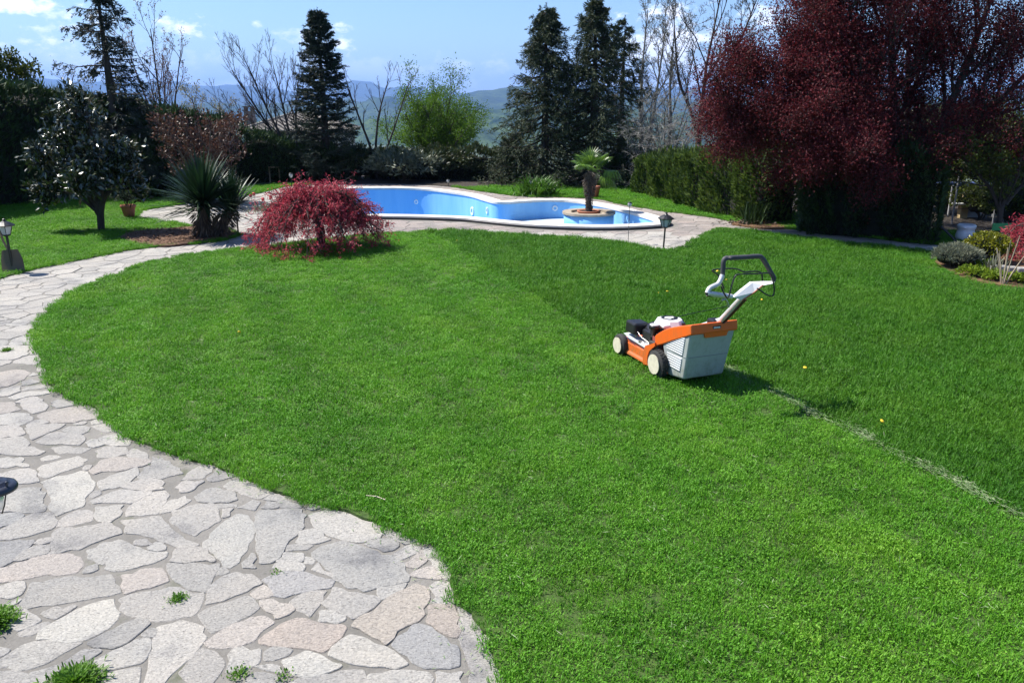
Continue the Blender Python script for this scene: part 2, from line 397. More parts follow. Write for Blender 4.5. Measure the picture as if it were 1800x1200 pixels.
def hills():
    r = R(5)
    def fbm(x, seed, f0=1.0, o=6):
        q = np.random.default_rng(seed); y = np.zeros_like(x); a = 1.0
        for _ in range(o):
            y += a * np.sin(x * f0 + q.uniform(0, 6.28)) ; a *= .55; f0 *= 2.05 + q.uniform(-.2, .2)
        return y
    def ridge(name, dist, depth, prof, rough, zbase, mat, seed, na=240, nr=26, a0=-62, a1=62):
        """prof: silhouette (photo px, py) across the view"""
        px = [p[0] for p in prof]; py = [p[1] for p in prof]
        az = np.radians(np.linspace(a0, a1, na)); tp = np.interp(900 + F / CP * np.tan(az) * .985, px, py)
        top = np.array([zat(dist * math.cos(a), p) for a, p in zip(az, tp)]) + rough * .18 * fbm(az * 60, seed)
        s = np.linspace(0, 1, nr); q = np.sin(s * math.pi / 2) ** 1.15
        A, S = np.meshgrid(az, s, indexing='ij')
        Rr = dist - depth * (1 - S)
        Z = zbase + (top[:, None] - zbase) * q[None]
        amp = rough * np.sin(np.clip(S, 0, 1) * math.pi)
        Z += amp * (fbm(A * 22 + S * 5, seed + 1) * .7 + fbm(A * 70 - S * 13, seed + 2) * .3)
        V = np.stack([Rr * np.sin(A), Rr * np.cos(A), Z], -1)
        bz = np.full_like(Z[:, -1:], zbase); Vb = np.stack([(dist + depth * .6) * np.sin(A[:, -1:]), (dist + depth * .6) * np.cos(A[:, -1:]), bz], -1)
        V = np.concatenate([V, Vb], 1); nn = nr + 1
        i = np.arange(na - 1)[:, None] * nn + np.arange(nn - 1)[None]; Fa = np.stack([i, i + nn, i + nn + 1, i + 1], -1).reshape(-1, 4)
        g = G(); g.add(V.reshape(-1, 3), Fa, 0, True); tag(g.obj(name, mat), kind='structure')
    def hm(name, a, b, s1, s2):
        m = M(name); n = m.noise(s1, 6, .7); k = m.noise(s2, 4, .7)
        c = m.mix(1.0, m.ramp(n, [(.36, a), (.62, b)]), m.ramp(k, [(.3, (.45, .5, .5)), (.7, (1.5, 1.45, 1.3))]), 'MULTIPLY'); m.col(c).set(Roughness=1.0); m.p.inputs['Specular IOR Level'].default_value = 0
        m.bump(k, 1.0, 1.2 / s2 * .3); return m.m
    far = [(-900, 150), (0, 146), (110, 143), (200, 150), (290, 152), (345, 148), (400, 150), (450, 153), (520, 161), (590, 158), (625, 151), (680, 157), (740, 162), (830, 166), (900, 166), (1100, 158), (1300, 150), (1600, 156), (2700, 150)]
    mid = [(-900, 196), (0, 190), (300, 186), (380, 183), (450, 182), (520, 187), (600, 184), (690, 176), (760, 170), (800, 170), (840, 163), (880, 155), (905, 152), (940, 153), (1010, 160), (1100, 170), (1300, 175), (1600, 178), (2700, 190)]
    near = [(-900, 215), (200, 216), (350, 212), (480, 214), (560, 208), (640, 214), (730, 206), (800, 203), (850, 193), (905, 187), (960, 190), (1100, 198), (1400, 205), (2700, 215)]
    ridge('far_ridge', 9500, 4200, far, 60, -140, hm('far_woodland', (.02, .035, .022), (.035, .05, .025), .0012, .006), 11, 200, 14)
    ridge('valley_hill', 4300, 1700, mid, 34, -130, hm('hill_woodland', (.009, .021, .009), (.05, .075, .02), .007, .05), 23)
    ridge('wooded_slope', 2300, 950, near, 20, -120, hm('slope_woodland', (.010, .024, .009), (.065, .098, .024), .02, .11), 31, 300, 40)
hills()

# ---------------------------------------------------------------- paving
sheet('stone_bed', [(-9.6, 4.0), (-7.0, 1.5), (-6.0, -2.4), (.4, -2.4), (.6, 2.6), (-1.4, 6), (-2.2, 11), (2, 11.4), (9.3, 10.0), (9.3, 13.5), (5.5, 16.5), (2.5, 22.6), (-6, 22.9), (-9, 18.6), (-9.4, 16.5), (-6.6, 13.3), (-9.0, 9.8)][::1], 0.0, MT['mortar'], [pool_mid[::-1]])
bpy.data.objects['stone_bed'].name = 'paving_bed'

CR = dict(A=(0, 1000, 6), B=(300, 1000, 6), C=(600, 1000, 6), D=(0, 800, 6), E=(300, 800, 6), F=(560, 850, 6), G=(0, 640, 7.5), P=(0, 0, 1))
TR = '''A 0,190 150,140 250,140 255,200 220,270 110,310 20,290 -60,280
A 330,150 600,105 1160,60 1190,110 1250,190 1265,250 1000,300 600,370 300,415 220,370 290,280 315,210
P 15,997 63,978 123,973 140,980 146,992 133,1007 27,1020 -25,1027 -25,1004
A 440,465 590,405 770,385 800,400 700,460 590,525 500,500
A 100,440 190,400 300,470 430,540 330,600 190,650 110,600 60,520
A 190,675 370,600 480,560 520,575 430,645 330,695 240,700
A 820,430 1190,320 1205,420 1230,530 1130,630 1000,700 880,750 600,760 400,740 430,650 550,580 700,500
A 250,800 380,765 600,785 870,775 760,835 620,905 500,985 330,1045 0,1030 -60,990 150,865
A 930,780 1100,690 1300,590 1450,530 1580,580 1440,690 1330,780 1200,830 1000,820
A 1500,690 1580,630 1650,640 1630,710 1540,720
A 1100,920 1300,830 1440,750 1570,740 1580,790 1540,930 1480,990 1200,1050 1000,1080 950,1000
A 640,1010 760,940 870,860 1040,850 1060,880 900,970 760,1035
A 1130,1100 1300,1070 1470,1040 1460,1150 1450,1260 1100,1260
A -60,1065 150,1080 290,1110 200,1180 160,1260 -60,1260
A 330,1100 470,1070 600,1020 640,1060 520,1150 420,1230 250,1260 240,1190
A 1290,70 1500,10 1700,0 1740,60 1770,130 1600,190 1330,260 1295,180
P 210,1053 250,1041 300,1032 325,1038 357,1043 355,1055 348,1072 338,1082 300,1089 277,1091 242,1085 213,1072
A 70,370 220,315 215,340 130,385
A -40,820 100,850 60,900 -40,930
P 153,997 170,992 171,1001 160,1006 146,1007
D 920,1010 1080,930 1270,895 1400,960 1520,1010 1760,1020 1740,1080 1600,1140 1400,1190 1200,1220 1110,1190 1150,1150 940,1090
P 294,991 385,991 383,1000 368,1035 360,1041 330,1035 310,1021 296,1005
B 370,370 400,260 460,150 560,80 690,40 850,65 910,110 960,155 780,240 560,330
B 480,60 510,0 560,-20 620,30 550,55
B 850,260 980,170 1090,270 1000,300 910,310
B 970,120 1110,50 1400,35 1720,120 1680,200 1560,215 1400,240 1200,300 1080,220
B 1260,350 1400,255 1640,235 1590,340 1470,500 1330,420
B 940,340 1080,325 1310,420 1230,480 1110,520 1020,440
B 300,470 500,380 790,290 860,310 930,410 840,480 640,580 450,670 370,580
B 360,780 500,680 660,585 860,515 980,500 1090,570 940,660 880,750 720,810 540,830
P 300,1098 318,1091 340,1097 357,1103 361,1122 345,1142 322,1165 300,1185 285,1205 250,1210 258,1188 266,1150 272,1120 277,1102
B 100,1090 220,950 320,840 470,880 540,960 560,1010 510,1100 440,1200 220,1200
B 590,1090 640,980 660,840 940,850 930,960 900,1010 750,1060
B 1000,960 1000,870 1080,825 1280,850 1230,910 1100,950
B 940,750 1180,580 1330,525 1430,530 1540,575 1800,590 1845,620 1790,720 1640,850 1590,875 1440,830 1180,815 960,790
B 1180,970 1440,870 1580,920 1690,990 1800,1010 1760,1050 1480,1140 1320,1120 1240,1050
B 890,1030 1050,1010 1130,1020 1170,1095 1040,1060
B 820,1150 900,1090 1100,1120 1140,1200 800,1230
P 562,1092 563,1074 583,1073 606,1083 605,1090 590,1095
P 510,1200 567,1187 600,1180 637,1178 643,1195 638,1210 500,1215
P 567,1062 587,1033 600,1036 630,1044 668,1055 655,1068 635,1080 620,1088 610,1080 590,1073
C 120,600 170,530 420,390 520,290 700,210 780,160 920,210 920,260 870,480 800,550 600,640 480,800
C 540,800 720,660 740,610 810,585 940,620 1080,730 1220,820 1240,1020 880,1040 760,980 620,870
C -130,910 0,760 100,700 260,740 460,830 620,930 700,1000 560,1055 300,1020 20,965
C 910,560 920,400 1000,380 1190,390 1230,720 1150,710 1020,640
C 960,350 940,200 1000,140 1160,160 1200,360 1080,370
C 1220,410 1340,410 1440,560 1600,800 1700,1050 1380,1090 1320,930 1280,800
C 300,1110 560,1075 920,1090 930,1230 280,1230
C 1010,1090 1270,1090 1260,1230 1010,1230
C 1370,1110 1640,1060 1750,1230 1360,1230
C 720,70 870,0 960,-30 1050,100 1020,110 880,90
P 548,974 565,962 602,952 625,958 660,970 700,983 710,1003 717,1022 690,1028 660,1033 640,1039 610,1032 590,1018 575,1000 568,992
C 390,205 690,155 640,220 530,300 420,320
F 490,640 650,590 740,585 830,620 840,660 780,700 690,715
F 800,740 980,640 1080,680 960,760 880,800
F 900,850 1090,700 1150,770 1130,820 1040,890
F 960,950 1180,870 1290,1000 1260,1015 1140,990
F -100,330 200,250 480,380 640,480 640,580 400,620 200,570 60,510 -60,420
F 680,500 900,540 1040,600 900,640 830,590 740,570
F 1100,680 1280,690 1350,790 1400,900 1400,1010 1320,1000 1210,830
E 0,690 20,590 200,540 440,510 480,560 520,690 400,760 260,850 130,800
E 350,920 520,740 700,620 820,640 870,720 860,880 800,1000 720,1130 620,1190 530,1100 420,1000
E 900,690 940,590 1380,575 1430,640 1390,720 1330,840 1240,900 1190,1020 1080,1130 940,1140 910,1000 910,800
E 1330,920 1360,810 1500,780 1600,810 1680,890 1540,930 1400,940
E 1230,990 1240,950 1500,950 1420,1000 1240,1010
E 1120,1120 1200,1030 1390,1040 1390,1120 1240,1130
E 1110,1140 1390,1140 1390,1225 1160,1215
E 1420,1140 1420,1070 1530,1090 1500,1140
P 549,1002 560,989 590,1012 585,1017
E 710,555 870,475 940,500 890,580
E 960,560 1020,490 1150,540 1110,560
E 490,560 480,515 690,520 690,550
E 540,660 550,570 660,565 620,640
E 300,490 260,440 430,350 640,380 700,470 600,500 430,500
E 700,250 980,330 1080,400 940,460 800,420 650,380 560,330
E 980,470 1080,410 1400,520 1360,560 1160,550 1130,490
P 213,915 283,908 290,918 300,930 317,942 350,957 337,962 315,965 300,957 280,950 250,940 222,938
E 0,1120 60,990 270,970 380,1000 470,1110 440,1130
E 760,1180 850,1040 890,1050 900,1190
D -60,125 -60,40 220,25 310,120
D -60,205 300,145 370,170 410,280 200,300 -60,290
D 430,290 860,170 940,210 1000,290 970,370 890,450 890,530 600,640 510,540 560,480
D 410,200 440,110 820,10 920,50 860,110 500,240 430,220
D 30,430 200,360 430,350 440,470 490,540 470,590 350,610 160,590 60,530
D -60,570 60,555 160,600 -60,610
D -60,790 -60,625 200,605 250,640 150,710
D -60,880 0,800 200,690 350,620 540,610 600,700 540,780 300,850 100,890
D 600,720 680,650 800,590 930,580 970,640 970,690 760,740 600,750
D 580,800 640,770 1160,720 1280,830 1080,890 940,940 850,990 530,1040 540,960
D -60,1190 -60,920 360,900 350,930 230,1040 130,1120 0,1190
D 370,930 420,890 570,860 550,910 440,940
D 150,1110 260,1010 380,960 520,960 500,1040 350,1070 230,1110
D 960,480 1280,365 1600,380 1380,510 1000,510
D 1340,640 1340,590 1440,490 1600,400 1740,380 1780,430 1740,500 1660,620
D 1000,640 1010,550 1300,530 1260,640 1160,710 1050,700
D 950,440 1000,380 1060,380 1060,410 980,450
D 1080,370 1040,280 1440,130 1460,210 1340,300 1240,340
D 970,190 1060,60 1250,20 1600,60 1500,120 1300,160 1000,200
D 1260,330 1500,260 1700,270 1720,360 1560,375 1400,360
D 1460,220 1520,130 1680,100 1800,170 1790,220 1700,250 1480,250
P 282,902 298,880 325,872 335,880 303,898
D 1420,940 1430,900 1540,890 1600,940 1500,950
D 1560,980 1650,920 1740,960 1740,1000 1600,1000
D 880,160 900,110 970,110 940,150
G -80,330 -80,130 180,80 320,85 400,120 330,180 250,230 120,290
G -80,440 -80,390 130,310 260,300 265,360 120,420
G 290,240 420,200 520,240 400,270 290,285
G 300,330 440,290 600,270 620,310 320,350
G 390,150 440,115 520,140 400,160
G 110,440 300,380 640,350 650,390 520,415 390,420 300,450 220,470
G 210,510 300,460 440,430 560,470 610,530 600,610 430,655
G 680,510 780,470 940,490 1010,530 890,555 750,580
G 500,680 640,630 900,580 1130,560 1260,610 1340,690 1150,740 900,770 700,780 600,740
G -80,640 -80,510 170,505 190,560 270,600 100,645
G -80,800 -80,670 200,650 380,660 430,730 340,780 240,810 100,790
G 360,830 420,750 560,730 640,770 500,800
G 330,850 560,800 860,795 780,850 640,900 540,950 430,1000 410,930
G 480,1030 640,920 780,900 960,920 1100,950 1110,1010 1040,1070 900,1060 640,1060
G 820,880 900,830 1100,820 1180,840 1150,890 1060,930 900,900
G -80,980 -80,830 200,800 250,830 330,920 200,960
G -80,1150 -80,1000 290,960 350,1000 380,1050 480,1120 600,1150 500,1200 -80,1200
G 1200,820 1350,790 1480,800 1570,880 1400,900 1280,850
G 1300,980 1420,940 1620,920 1720,1000 1700,1070 1480,1080 1350,1030
G 1130,1040 1200,1000 1290,1000 1380,1060 1240,1100
G 680,1100 860,1080 1050,1100 1200,1110 1050,1180 800,1180
G 1260,1150 1400,1090 1650,1100 1680,1180 1500,1230 1300,1230
G 1210,760 1340,720 1370,770 1220,790
G 960,790 1100,755 1140,770 1100,795
P 232,789 256,796 264,810 238,812 224,800
P 268,803 298,812 322,832 292,838 268,824
P 243,818 262,826 284,842 262,848 240,834'''

def paving():
    r = R(42); traced = []
    for ln in TR.split('\n'):
        k, *ps = ln.split(); ox, oy, s = CR[k]
        poly = [at(ox + float(p.split(',')[0]) / s, oy + float(p.split(',')[1]) / s) for p in ps]
        if area(poly) < 0: poly = poly[::-1]
        c = np.mean(poly, 0)
        if any(inside([c], t)[0] for t in traced): continue
        traced.append(poly)
    sites = []
    for t in traced:                                     # sites along the traced stones keep the other stones off them
        c = np.mean(t, 0)
        for i in range(len(t)):
            a, b = np.array(t[i]), np.array(t[(i + 1) % len(t)]); n = max(1, int(np.linalg.norm(b - a) / .045))
            for j in range(n): p = a + (b - a) * (j + .5) / n; p = p + (c - p) / (np.linalg.norm(c - p) + 1e-6) * .012; sites.append(p)
    for p in offset(pool, .235): sites.append(np.array(p))
    for p in offset(pool, .19): sites.append(np.array(p))
    nt = len(sites)
    S = np.array(sites)
    # free stones: dart throwing over the walk, the terrace and the kerb walk
    cand = np.stack([r.uniform(-10, 9.2, 60000), r.uniform(-2.2, 23, 60000)], 1)
    keep = ~inside(cand, offset(pool, .32))
    l1, l2, l3 = [inside(cand, p) for p in (L1, L2, L3)]
    keep &= ~(l1 | l2 | l3)
    # let stones run a little under the turf edge
    near = np.zeros(len(cand), bool)
    B = np.array([p for p in L1 + L2 + L3]); 
    for i in range(0, len(cand), 4000):
        d = ((cand[i:i + 4000, None] - B[None]) ** 2).sum(2).min(1); near[i:i + 4000] = d < .22 ** 2
    keep |= near & ~inside(cand, offset(pool, .32))
    for t in traced: keep &= ~inside(cand, t)
    px = 900 + F * cand[:, 0] / (cand[:, 1] * CP + H * SP)
    keep &= (px > -260) & (cand[:, 1] > 2.0) | ((cand[:, 0] > -4.5) & (cand[:, 1] <= 2.0) & (cand[:, 0] < .3))
    keep &= (px < 1790)
    cand = cand[keep]
    acc = []; grid = {}
    def hits(p, rad):
        gx, gy = int(p[0] // .3), int(p[1] // .3)
        for i in range(gx - 2, gx + 3):
            for j in range(gy - 2, gy + 3):
                for (q, rq) in grid.get((i, j), ()):
                    lim = max(rad, rq) if rq > 0 else .07
                    if (q[0] - p[0]) ** 2 + (q[1] - p[1]) ** 2 < lim * lim: return True
        return False
    for s in sites: grid.setdefault((int(s[0] // .3), int(s[1] // .3)), []).append((s, 0.0))
    for p in cand:
        rad = (.11 + .24 * r.random() ** 1.6) if p[1] < 10 else (.13 + .2 * r.random() ** 1.4)
        if hits(p, rad): continue
        acc.append((p, rad)); grid.setdefault((int(p[0] // .3), int(p[1] // .3)), []).append((p, rad))
    P = np.concatenate([S, np.array([a[0] for a in acc])]); Wt = np.concatenate([np.zeros(nt), np.array([(a[1] * .5) ** 2 * .55 for a in acc])])
    ax = np.array([.86, 1.0])                              # slight stretch: stones lie a little longer across the walk
    polys = []
    for i in range(nt, len(P)):
        d = P - P[i]; q = (d ** 2).sum(1); nb = np.where((q < 1.1 ** 2) & (q > 0))[0]; nb = nb[np.argsort(q[nb])][:60]
        poly = [(-.5, -.5), (.5, -.5), (.5, .5), (-.5, .5)]
        for j in nb:
            n = d[j]; L2_ = q[j]; off = .5 * (L2_ + Wt[i] - Wt[j]) if j >= nt else .5 * L2_
            # keep x.n <= off
            out = []; m = len(poly); vals = [x * n[0] + y * n[1] - off for x, y in poly]
            if max(vals) <= 0: continue
            for k in range(m):
                a, b = poly[k], poly[(k + 1) % m]; va, vb = vals[k], vals[(k + 1) % m]
                if va <= 0: out.append(a)
                if (va < 0 < vb) or (vb < 0 < va):
                    t = va / (va - vb); out.append((a[0] + (b[0] - a[0]) * t, a[1] + (b[1] - a[1]) * t))
            poly = out
            if len(poly) < 3: break
        if len(poly) < 3 or area(poly) < .004: continue
        polys.append(([(x + P[i][0], y + P[i][1]) for x, y in poly], False))
    polys += [(t, True) for t in traced]
    def rough(poly, tr):
        c = np.mean(poly, 0); g_ = (-.010 if tr else .004 + .008 * r.random())
        # inset by moving the edges in
        n = len(poly); q = []
        E = []
        for i in range(n):
            a, b = np.array(poly[i]), np.array(poly[(i + 1) % n]); e = b - a; l = np.linalg.norm(e)
            if l < 1e-4: continue
            E.append((a, e / l, l))
        if tr: q = [tuple(np.array(p) + (c - np.array(p)) / (np.linalg.norm(c - p) + 1e-6) * g_) for p in poly]
        else:
            k = len(E)
            for i in range(k):
                a0, e0, _ = E[i - 1]; a1, e1, l1_ = E[i]
                n0 = np.array([-e0[1], e0[0]]); n1 = np.array([-e1[1], e1[0]]); b = n0 + n1; bl = np.linalg.norm(b)
                if bl < .2: q.append(tuple(a1 + n1 * g_)); continue
                b /= bl; q.append(tuple(a1 + b * min(g_ / max(.35, b @ n1), .05)))
        if abs(area(q)) < .002 or area(q) < 0: return None
        far = c[1] > 8; out = []
        for i in range(len(q)):
            a, b = np.array(q[i]), np.array(q[(i + 1) % len(q)]); l = np.linalg.norm(b - a); m = 1 if far else max(1, min(7, int(l / .04)))
            nn = np.array([-(b - a)[1], (b - a)[0]]) / (l + 1e-6)
            for j in range(m):
                p = a + (b - a) * j / m
                if j == 0 and not far:                       # knock the corner off
                    pv = np.array(q[i - 1]); k = min(.3, .008 / (np.linalg.norm(pv - a) + 1e-6)); out.append(tuple(a + (pv - a) * k)); k = min(.3, .008 / (l + 1e-6)); out.append(tuple(a + (b - a) * k))
                else: out.append(tuple(p + nn * r.normal() * .0085))
        return out
    def geom(g, q, o=(0, 0)):
        c = np.mean(q, 0); zt = .0042 + r.uniform(-.0015, .0022); tx, ty = r.normal(0, .003, 2); n = len(q); ch = .0026; V = []
        for f, z in ((1.0, -.02), (1.0, -ch), (None, 0)):
            for p in q:
                d = np.array(p) - c; l = np.linalg.norm(d) + 1e-6; e = d if f else d * (1 - ch * 1.3 / l)
                zz = -.02 if z == -.02 else zt + z + d[0] * tx + d[1] * ty
                V.append((c[0] + e[0] - o[0], c[1] + e[1] - o[1], zz))
        Fa = [(i, (i + 1) % n, n + (i + 1) % n, n + i) for i in range(n)] + [(n + i, n + (i + 1) % n, 2 * n + (i + 1) % n, 2 * n + i) for i in range(n)] + [tuple(range(2 * n, 3 * n))]
        g.add(V, Fa)
    rec = []
    for poly, tr in polys:
        q = rough(poly, tr)
        if q is None: continue
        c = np.mean(q, 0); dist = math.hypot(*c); p_ = pxof(c[0], c[1]); vis = -40 < p_ < 1840 and c[1] > 2.3 and not (inside([c], L1)[0] or inside([c], L2)[0] or inside([c], L3)[0])
        rec.append((0 if vis else 1, dist - 1.5 * math.sqrt(abs(area(q))), q))
    rec.sort(key=lambda t: (t[0], t[1]))
    PK, PE, GR, WH = (1.04, 1.0, .98, 1), (1.06, 1.0, .94, 1), (.93, .945, .955, 1), (1.14, 1.14, 1.12, 1)
    TINT = [(70, 1000, PK), (255, 1015, PK), (705, 1070, PE), (535, 1110, (1.1, 1.01, .96, 1)), (420, 1112, PK), (490, 1073, PK), (118, 727, PK), (18, 717, PK), (465, 1040, PK), (780, 1088, (1.08, .99, .93, 1)), (755, 1010, PK), (745, 985, PK), (25, 675, PK), (225, 812, PK),
            (640, 995, GR), (435, 950, GR), (500, 920, GR), (520, 1020, (.9, .92, .97, 1)), (750, 1135, (.98, 1.0, 1.04, 1)), (10, 975, (.8, .82, .86, 1)), (10, 915, (.82, .84, .87, 1)), (320, 1140, WH), (150, 1080, WH), (60, 880, WH), (120, 870, WH), (640, 1150, WH), (520, 1165, WH), (60, 1155, WH)]
    par = bpy.data.objects['paving_bed']; g2 = G(); g3 = G()
    for k, (v, d, q) in enumerate(rec):
        if k < 295:
            g = G(); c = np.mean(q, 0); geom(g, q, c); o = g.obj('stone', MT['stone'], par); o.location = (c[0], c[1], 0)
            for (a, b, cc) in TINT:
                if inside([at(a, b)], q)[0]: o.color = cc
        else: geom(g3 if np.mean(q, 0)[1] > 12.4 and np.mean(q, 0)[0] > -4.6 else g2, q)
    tag(g2.obj('far_stones', MT['stone'], par), kind='stuff')
    tag(g3.obj('terrace_stones', MT['stone2'], par), kind='stuff')
    print('stones', len(rec), 'traced', len(traced))
paving()
bpy.data.objects['paving_bed'].name = 'paving'

# ---------------------------------------------------------------- lawns and beds
ZL = .022
tag(sheet('lawn', L1, ZL, MT['turf'], skirt=.07))
sheet('side_lawn', L2, ZL, MT['turf'], skirt=.07)
sheet('back_lawn', L3, ZL, MT['turf'], skirt=.07)
def bed(name, pts, z, mat, bumpy=.02, px=True, seed=1):
    poly = catmull([at(*p) for p in pts] if px else pts, 4); poly = wob(poly, .02, 7)
    if area(poly) < 0: poly = poly[::-1]
    o = sheet(name, poly, z, mat, skirt=.06)
    return poly
mulch_poly = bed('mulch_bed', [(212, 419), (240, 409), (300, 404), (345, 400), (392, 404), (416, 412), (402, 421), (352, 428), (290, 435), (240, 429)], ZL + .012, MT['mulch'])
r_ = R(141); n = 5200; q = np.stack([r_.uniform(-8, -4, n), r_.uniform(11.5, 14.5, n)], 1); q = q[inside(q, mulch_poly)]; n = len(q); g = G(); g.leaves(np.stack([q[:, 0], q[:, 1], ZL + .015 + np.abs(r_.normal(0, .015, n))], 1), unit(rsph(r_, n) * np.array([1, 1, .4])), unit(np.array([0, 0, 1.]) + rsph(r_, n) * .6), r_.uniform(.03, .08, n), .022, .15); tag(g.obj('bark_chips', foliage('bark_chip', [(.05, .028, .017), (.14, .075, .045), (.27, .17, .11)], .85, 0, .2, clump=6), bpy.data.objects['mulch_bed']), kind='stuff')
right_bed = [at(*p) for p in [(1652, 441), (1642, 465), (1680, 486), (1740, 503), (1800, 509)]] + [(8.4, 8.95), (8.4, 11.25), (7.4, 11.6)]
sheet('flower_bed', right_bed, ZL + .006, MT['bedsoil'], skirt=.05)
back_bed = [at(*p) for p in [(560, 325), (620, 324), (700, 323.5), (770, 327), (820, 331)]] + [(-.4, 21.3), (3.2, 21.2), (4.6, 19.5), (6.2, 14.2), (10.5, 12.3), (11.5, 25), (-10, 25), (-11.8, 20), (-8.7, 20), (-6.3, 21.9)]
sheet('shrub_bed', back_bed, ZL + .004, MT['soil'], skirt=.05)
bed('edge_bed', [(1284, 395), (1310, 389), (1350, 394), (1385, 402), (1350, 404), (1310, 400)], ZL + .012, MT['bedsoil'])

# ---------------------------------------------------------------- swimming pool
def build_pool():
    t = thing('swimming_pool', 'empty kidney-shaped blue swimming pool with pale coping', 'swimming pool', (pool[0][0], pool[0][1], 0))
    t.location = (0, 0, 0)
    n = len(pool)
    mb = M('pool_blue_paint'); v = mb.pos(); nz = mb.noise(1.4, 5, .6, v, (1, 1, .18)); f2 = mb.noise(6, 4, .6, v, (1, 1, .1))
    c = mb.mix(1.0, mb.ramp(nz, [(.3, (.15, .41, .76)), (.7, (.27, .55, .83))]), mb.ramp(f2, [(.3, (.9, .95, .98)), (.72, (1.12, 1.05, 1.02))]), 'MULTIPLY')
    mb.col(c).set(Roughness=.5); blue = mb.m
    ms = M('pool_floor_paint'); c = ms.ramp(ms.noise(1.8, 5, .6), [(.3, (.34, .44, .52)), (.5, (.50, .58, .64)), (.7, (.58, .65, .70))]); ms.col(c).set(Roughness=.7); pale = ms.m
    conc = plain('coping_concrete', (.62, .58, .53), .85, vary=.14, scale=4)
    dark = plain('coping_band', (.06, .055, .05), .8)
    def zb(p):                                               # shelf on the right, deep end on the left
        return -.34 if pxof(p[0], p[1], 0) > 893 else -1.35
    g = G(); V = []; Fa = []
    inner = offset(pool, -.012)
    for p in inner: V.append((p[0], p[1], ZC - .05)); 
    for p in inner: V.append((p[0], p[1], -1.36))
    Fa = [((i + 1) % n, i, n + i, n + (i + 1) % n) for i in range(n)]
    g.add(V, Fa, 0, True); g.obj('pool_wall', blue, t)
    g = G(); fl = offset(pool, -.013); loops = [[Vector((p[0], p[1], -1.35)) for p in fl]]
    g.add([tuple(q) for q in loops[0]], [tuple(x) for x in tessellate_polygon(loops)]); g.obj('pool_floor', blue, t)
    xs = at(897, 386, -.34)[0]; fx = [p for p in fl if p[0] > xs - .02]
    # shallow shelf: the floor polygon right of a curved step
    right = [p for p in fl if p[0] >= xs]
    k0 = next(i for i in range(n) if fl[i][0] >= xs and fl[i - 1][0] < xs); seq = [fl[(k0 + i) % n] for i in range(n) if fl[(k0 + i) % n][0] >= xs]
    top = [Vector((p[0], p[1], -.34)) for p in seq]; g = G()
    fs = tessellate_polygon([top]); g.add([tuple(q) for q in top], [tuple(x) for x in fs], 0)
    a, b = seq[0], seq[-1]; g.add([(a[0], a[1], -.34), (b[0], b[1], -.34), (b[0], b[1], -1.36), (a[0], a[1], -1.36)], [(0, 1, 2, 3)], 0)
    g.obj('shallow_shelf', pale, t)
    # coping: slightly raised ring with a dark outer face
    g = G(); o2 = coping_out; i2 = offset(pool, -.03)
    V = [(p[0], p[1], ZC) for p in i2] + [(p[0], p[1], ZC) for p in o2] + [(p[0], p[1], ZC - .045) for p in i2]
    g.add(V, [(i, n + i, n + (i + 1) % n, (i + 1) % n) for i in range(n)] + [((i + 1) % n, 2 * n + (i + 1) % n, 2 * n + i, i) for i in range(n)], 0)
    V = [(p[0], p[1], ZC) for p in o2] + [(p[0], p[1], ZC - .03) for p in o2]
    g.add(V, [(i, n + i, n + (i + 1) % n, (i + 1) % n) for i in range(n)], 0); 
    o3 = offset(pool, .235); V = [(p[0], p[1], ZC - .03) for p in o3] + [(p[0], p[1], -.04) for p in o3]
    g.add(V, [(i, n + i, n + (i + 1) % n, (i + 1) % n) for i in range(n)], 1)
    V = [(p[0], p[1], ZC - .03) for p in o2] + [(p[0], p[1], ZC - .03) for p in o3]
    g.add(V, [(i, n + i, n + (i + 1) % n, (i + 1) % n) for i in range(n)], 1)
    V = [(p[0], p[1], ZC - .045) for p in i2] + [(p[0], p[1], ZC - .045) for p in inner]
    g.add(V, [((i + 1) % n, n + (i + 1) % n, n + i, i) for i in range(n)], 0)
    g.obj('coping', [conc, dark], t)
    # fittings on the far wall
    white = plain('pool_fitting_white', (.75, .77, .78), .4)
    def fitting(name, px, py, rx, rz, ring=True):
        best = min((p for p in range(n) if inner[p][1] > at(px, 378, 0)[1]), key=lambda p: abs(pxof(inner[p][0], inner[p][1], -.3) - px))
        p = inner[best]; a, b = inner[(best - 1) % n], inner[(best + 1) % n]; tx = Vector((b[0] - a[0], b[1] - a[1], 0)).normalized(); nrm = Vector((-tx.y, tx.x, 0))
        z = zat(p[1], py); g = G(); seg = 16; V = []
        prof = [(1.0, 0), (1.0, .02), (.62, .02), (.58, .006)]
        for (s_, d_) in prof:
            for k in range(seg):
                an = 2 * math.pi * k / seg; q = Vector((p[0], p[1], z)) + tx * (math.cos(an) * rx * s_) + Vector((0, 0, math.sin(an) * rz * s_)) + nrm * (d_ + .003); V.append(tuple(q))
        Fa = [(i * seg + k, i * seg + (k + 1) % seg, (i + 1) * seg + (k + 1) % seg, (i + 1) * seg + k) for i in range(3) for k in range(seg)]
        g.add(V, Fa, 0); g.add(V[3 * seg:], [tuple(range(seg))], 1); g.obj(name, [white, blue], t)
    fitting('pool_light', 728, 355, .055, .055); fitting('pool_light', 976, 366, .06, .06)
    fitting('skimmer', 829, 371, .085, .10); fitting('skimmer', 858, 370, .05, .075)
    # planter island
    cx, cy = at(1035, 377, .0); isl = thing('pool_planter', 'round blue walled planter island inside the pool', 'planter', (cx, cy, -.34))
    rim = plain('planter_rim_stone', (.30, .25, .19), .9, vary=.25, scale=12)
    G().lathe([(.5, 0), (.5, .36), (.40, .36), (.40, .30)], n=40).obj('planter_wall', blue, isl)
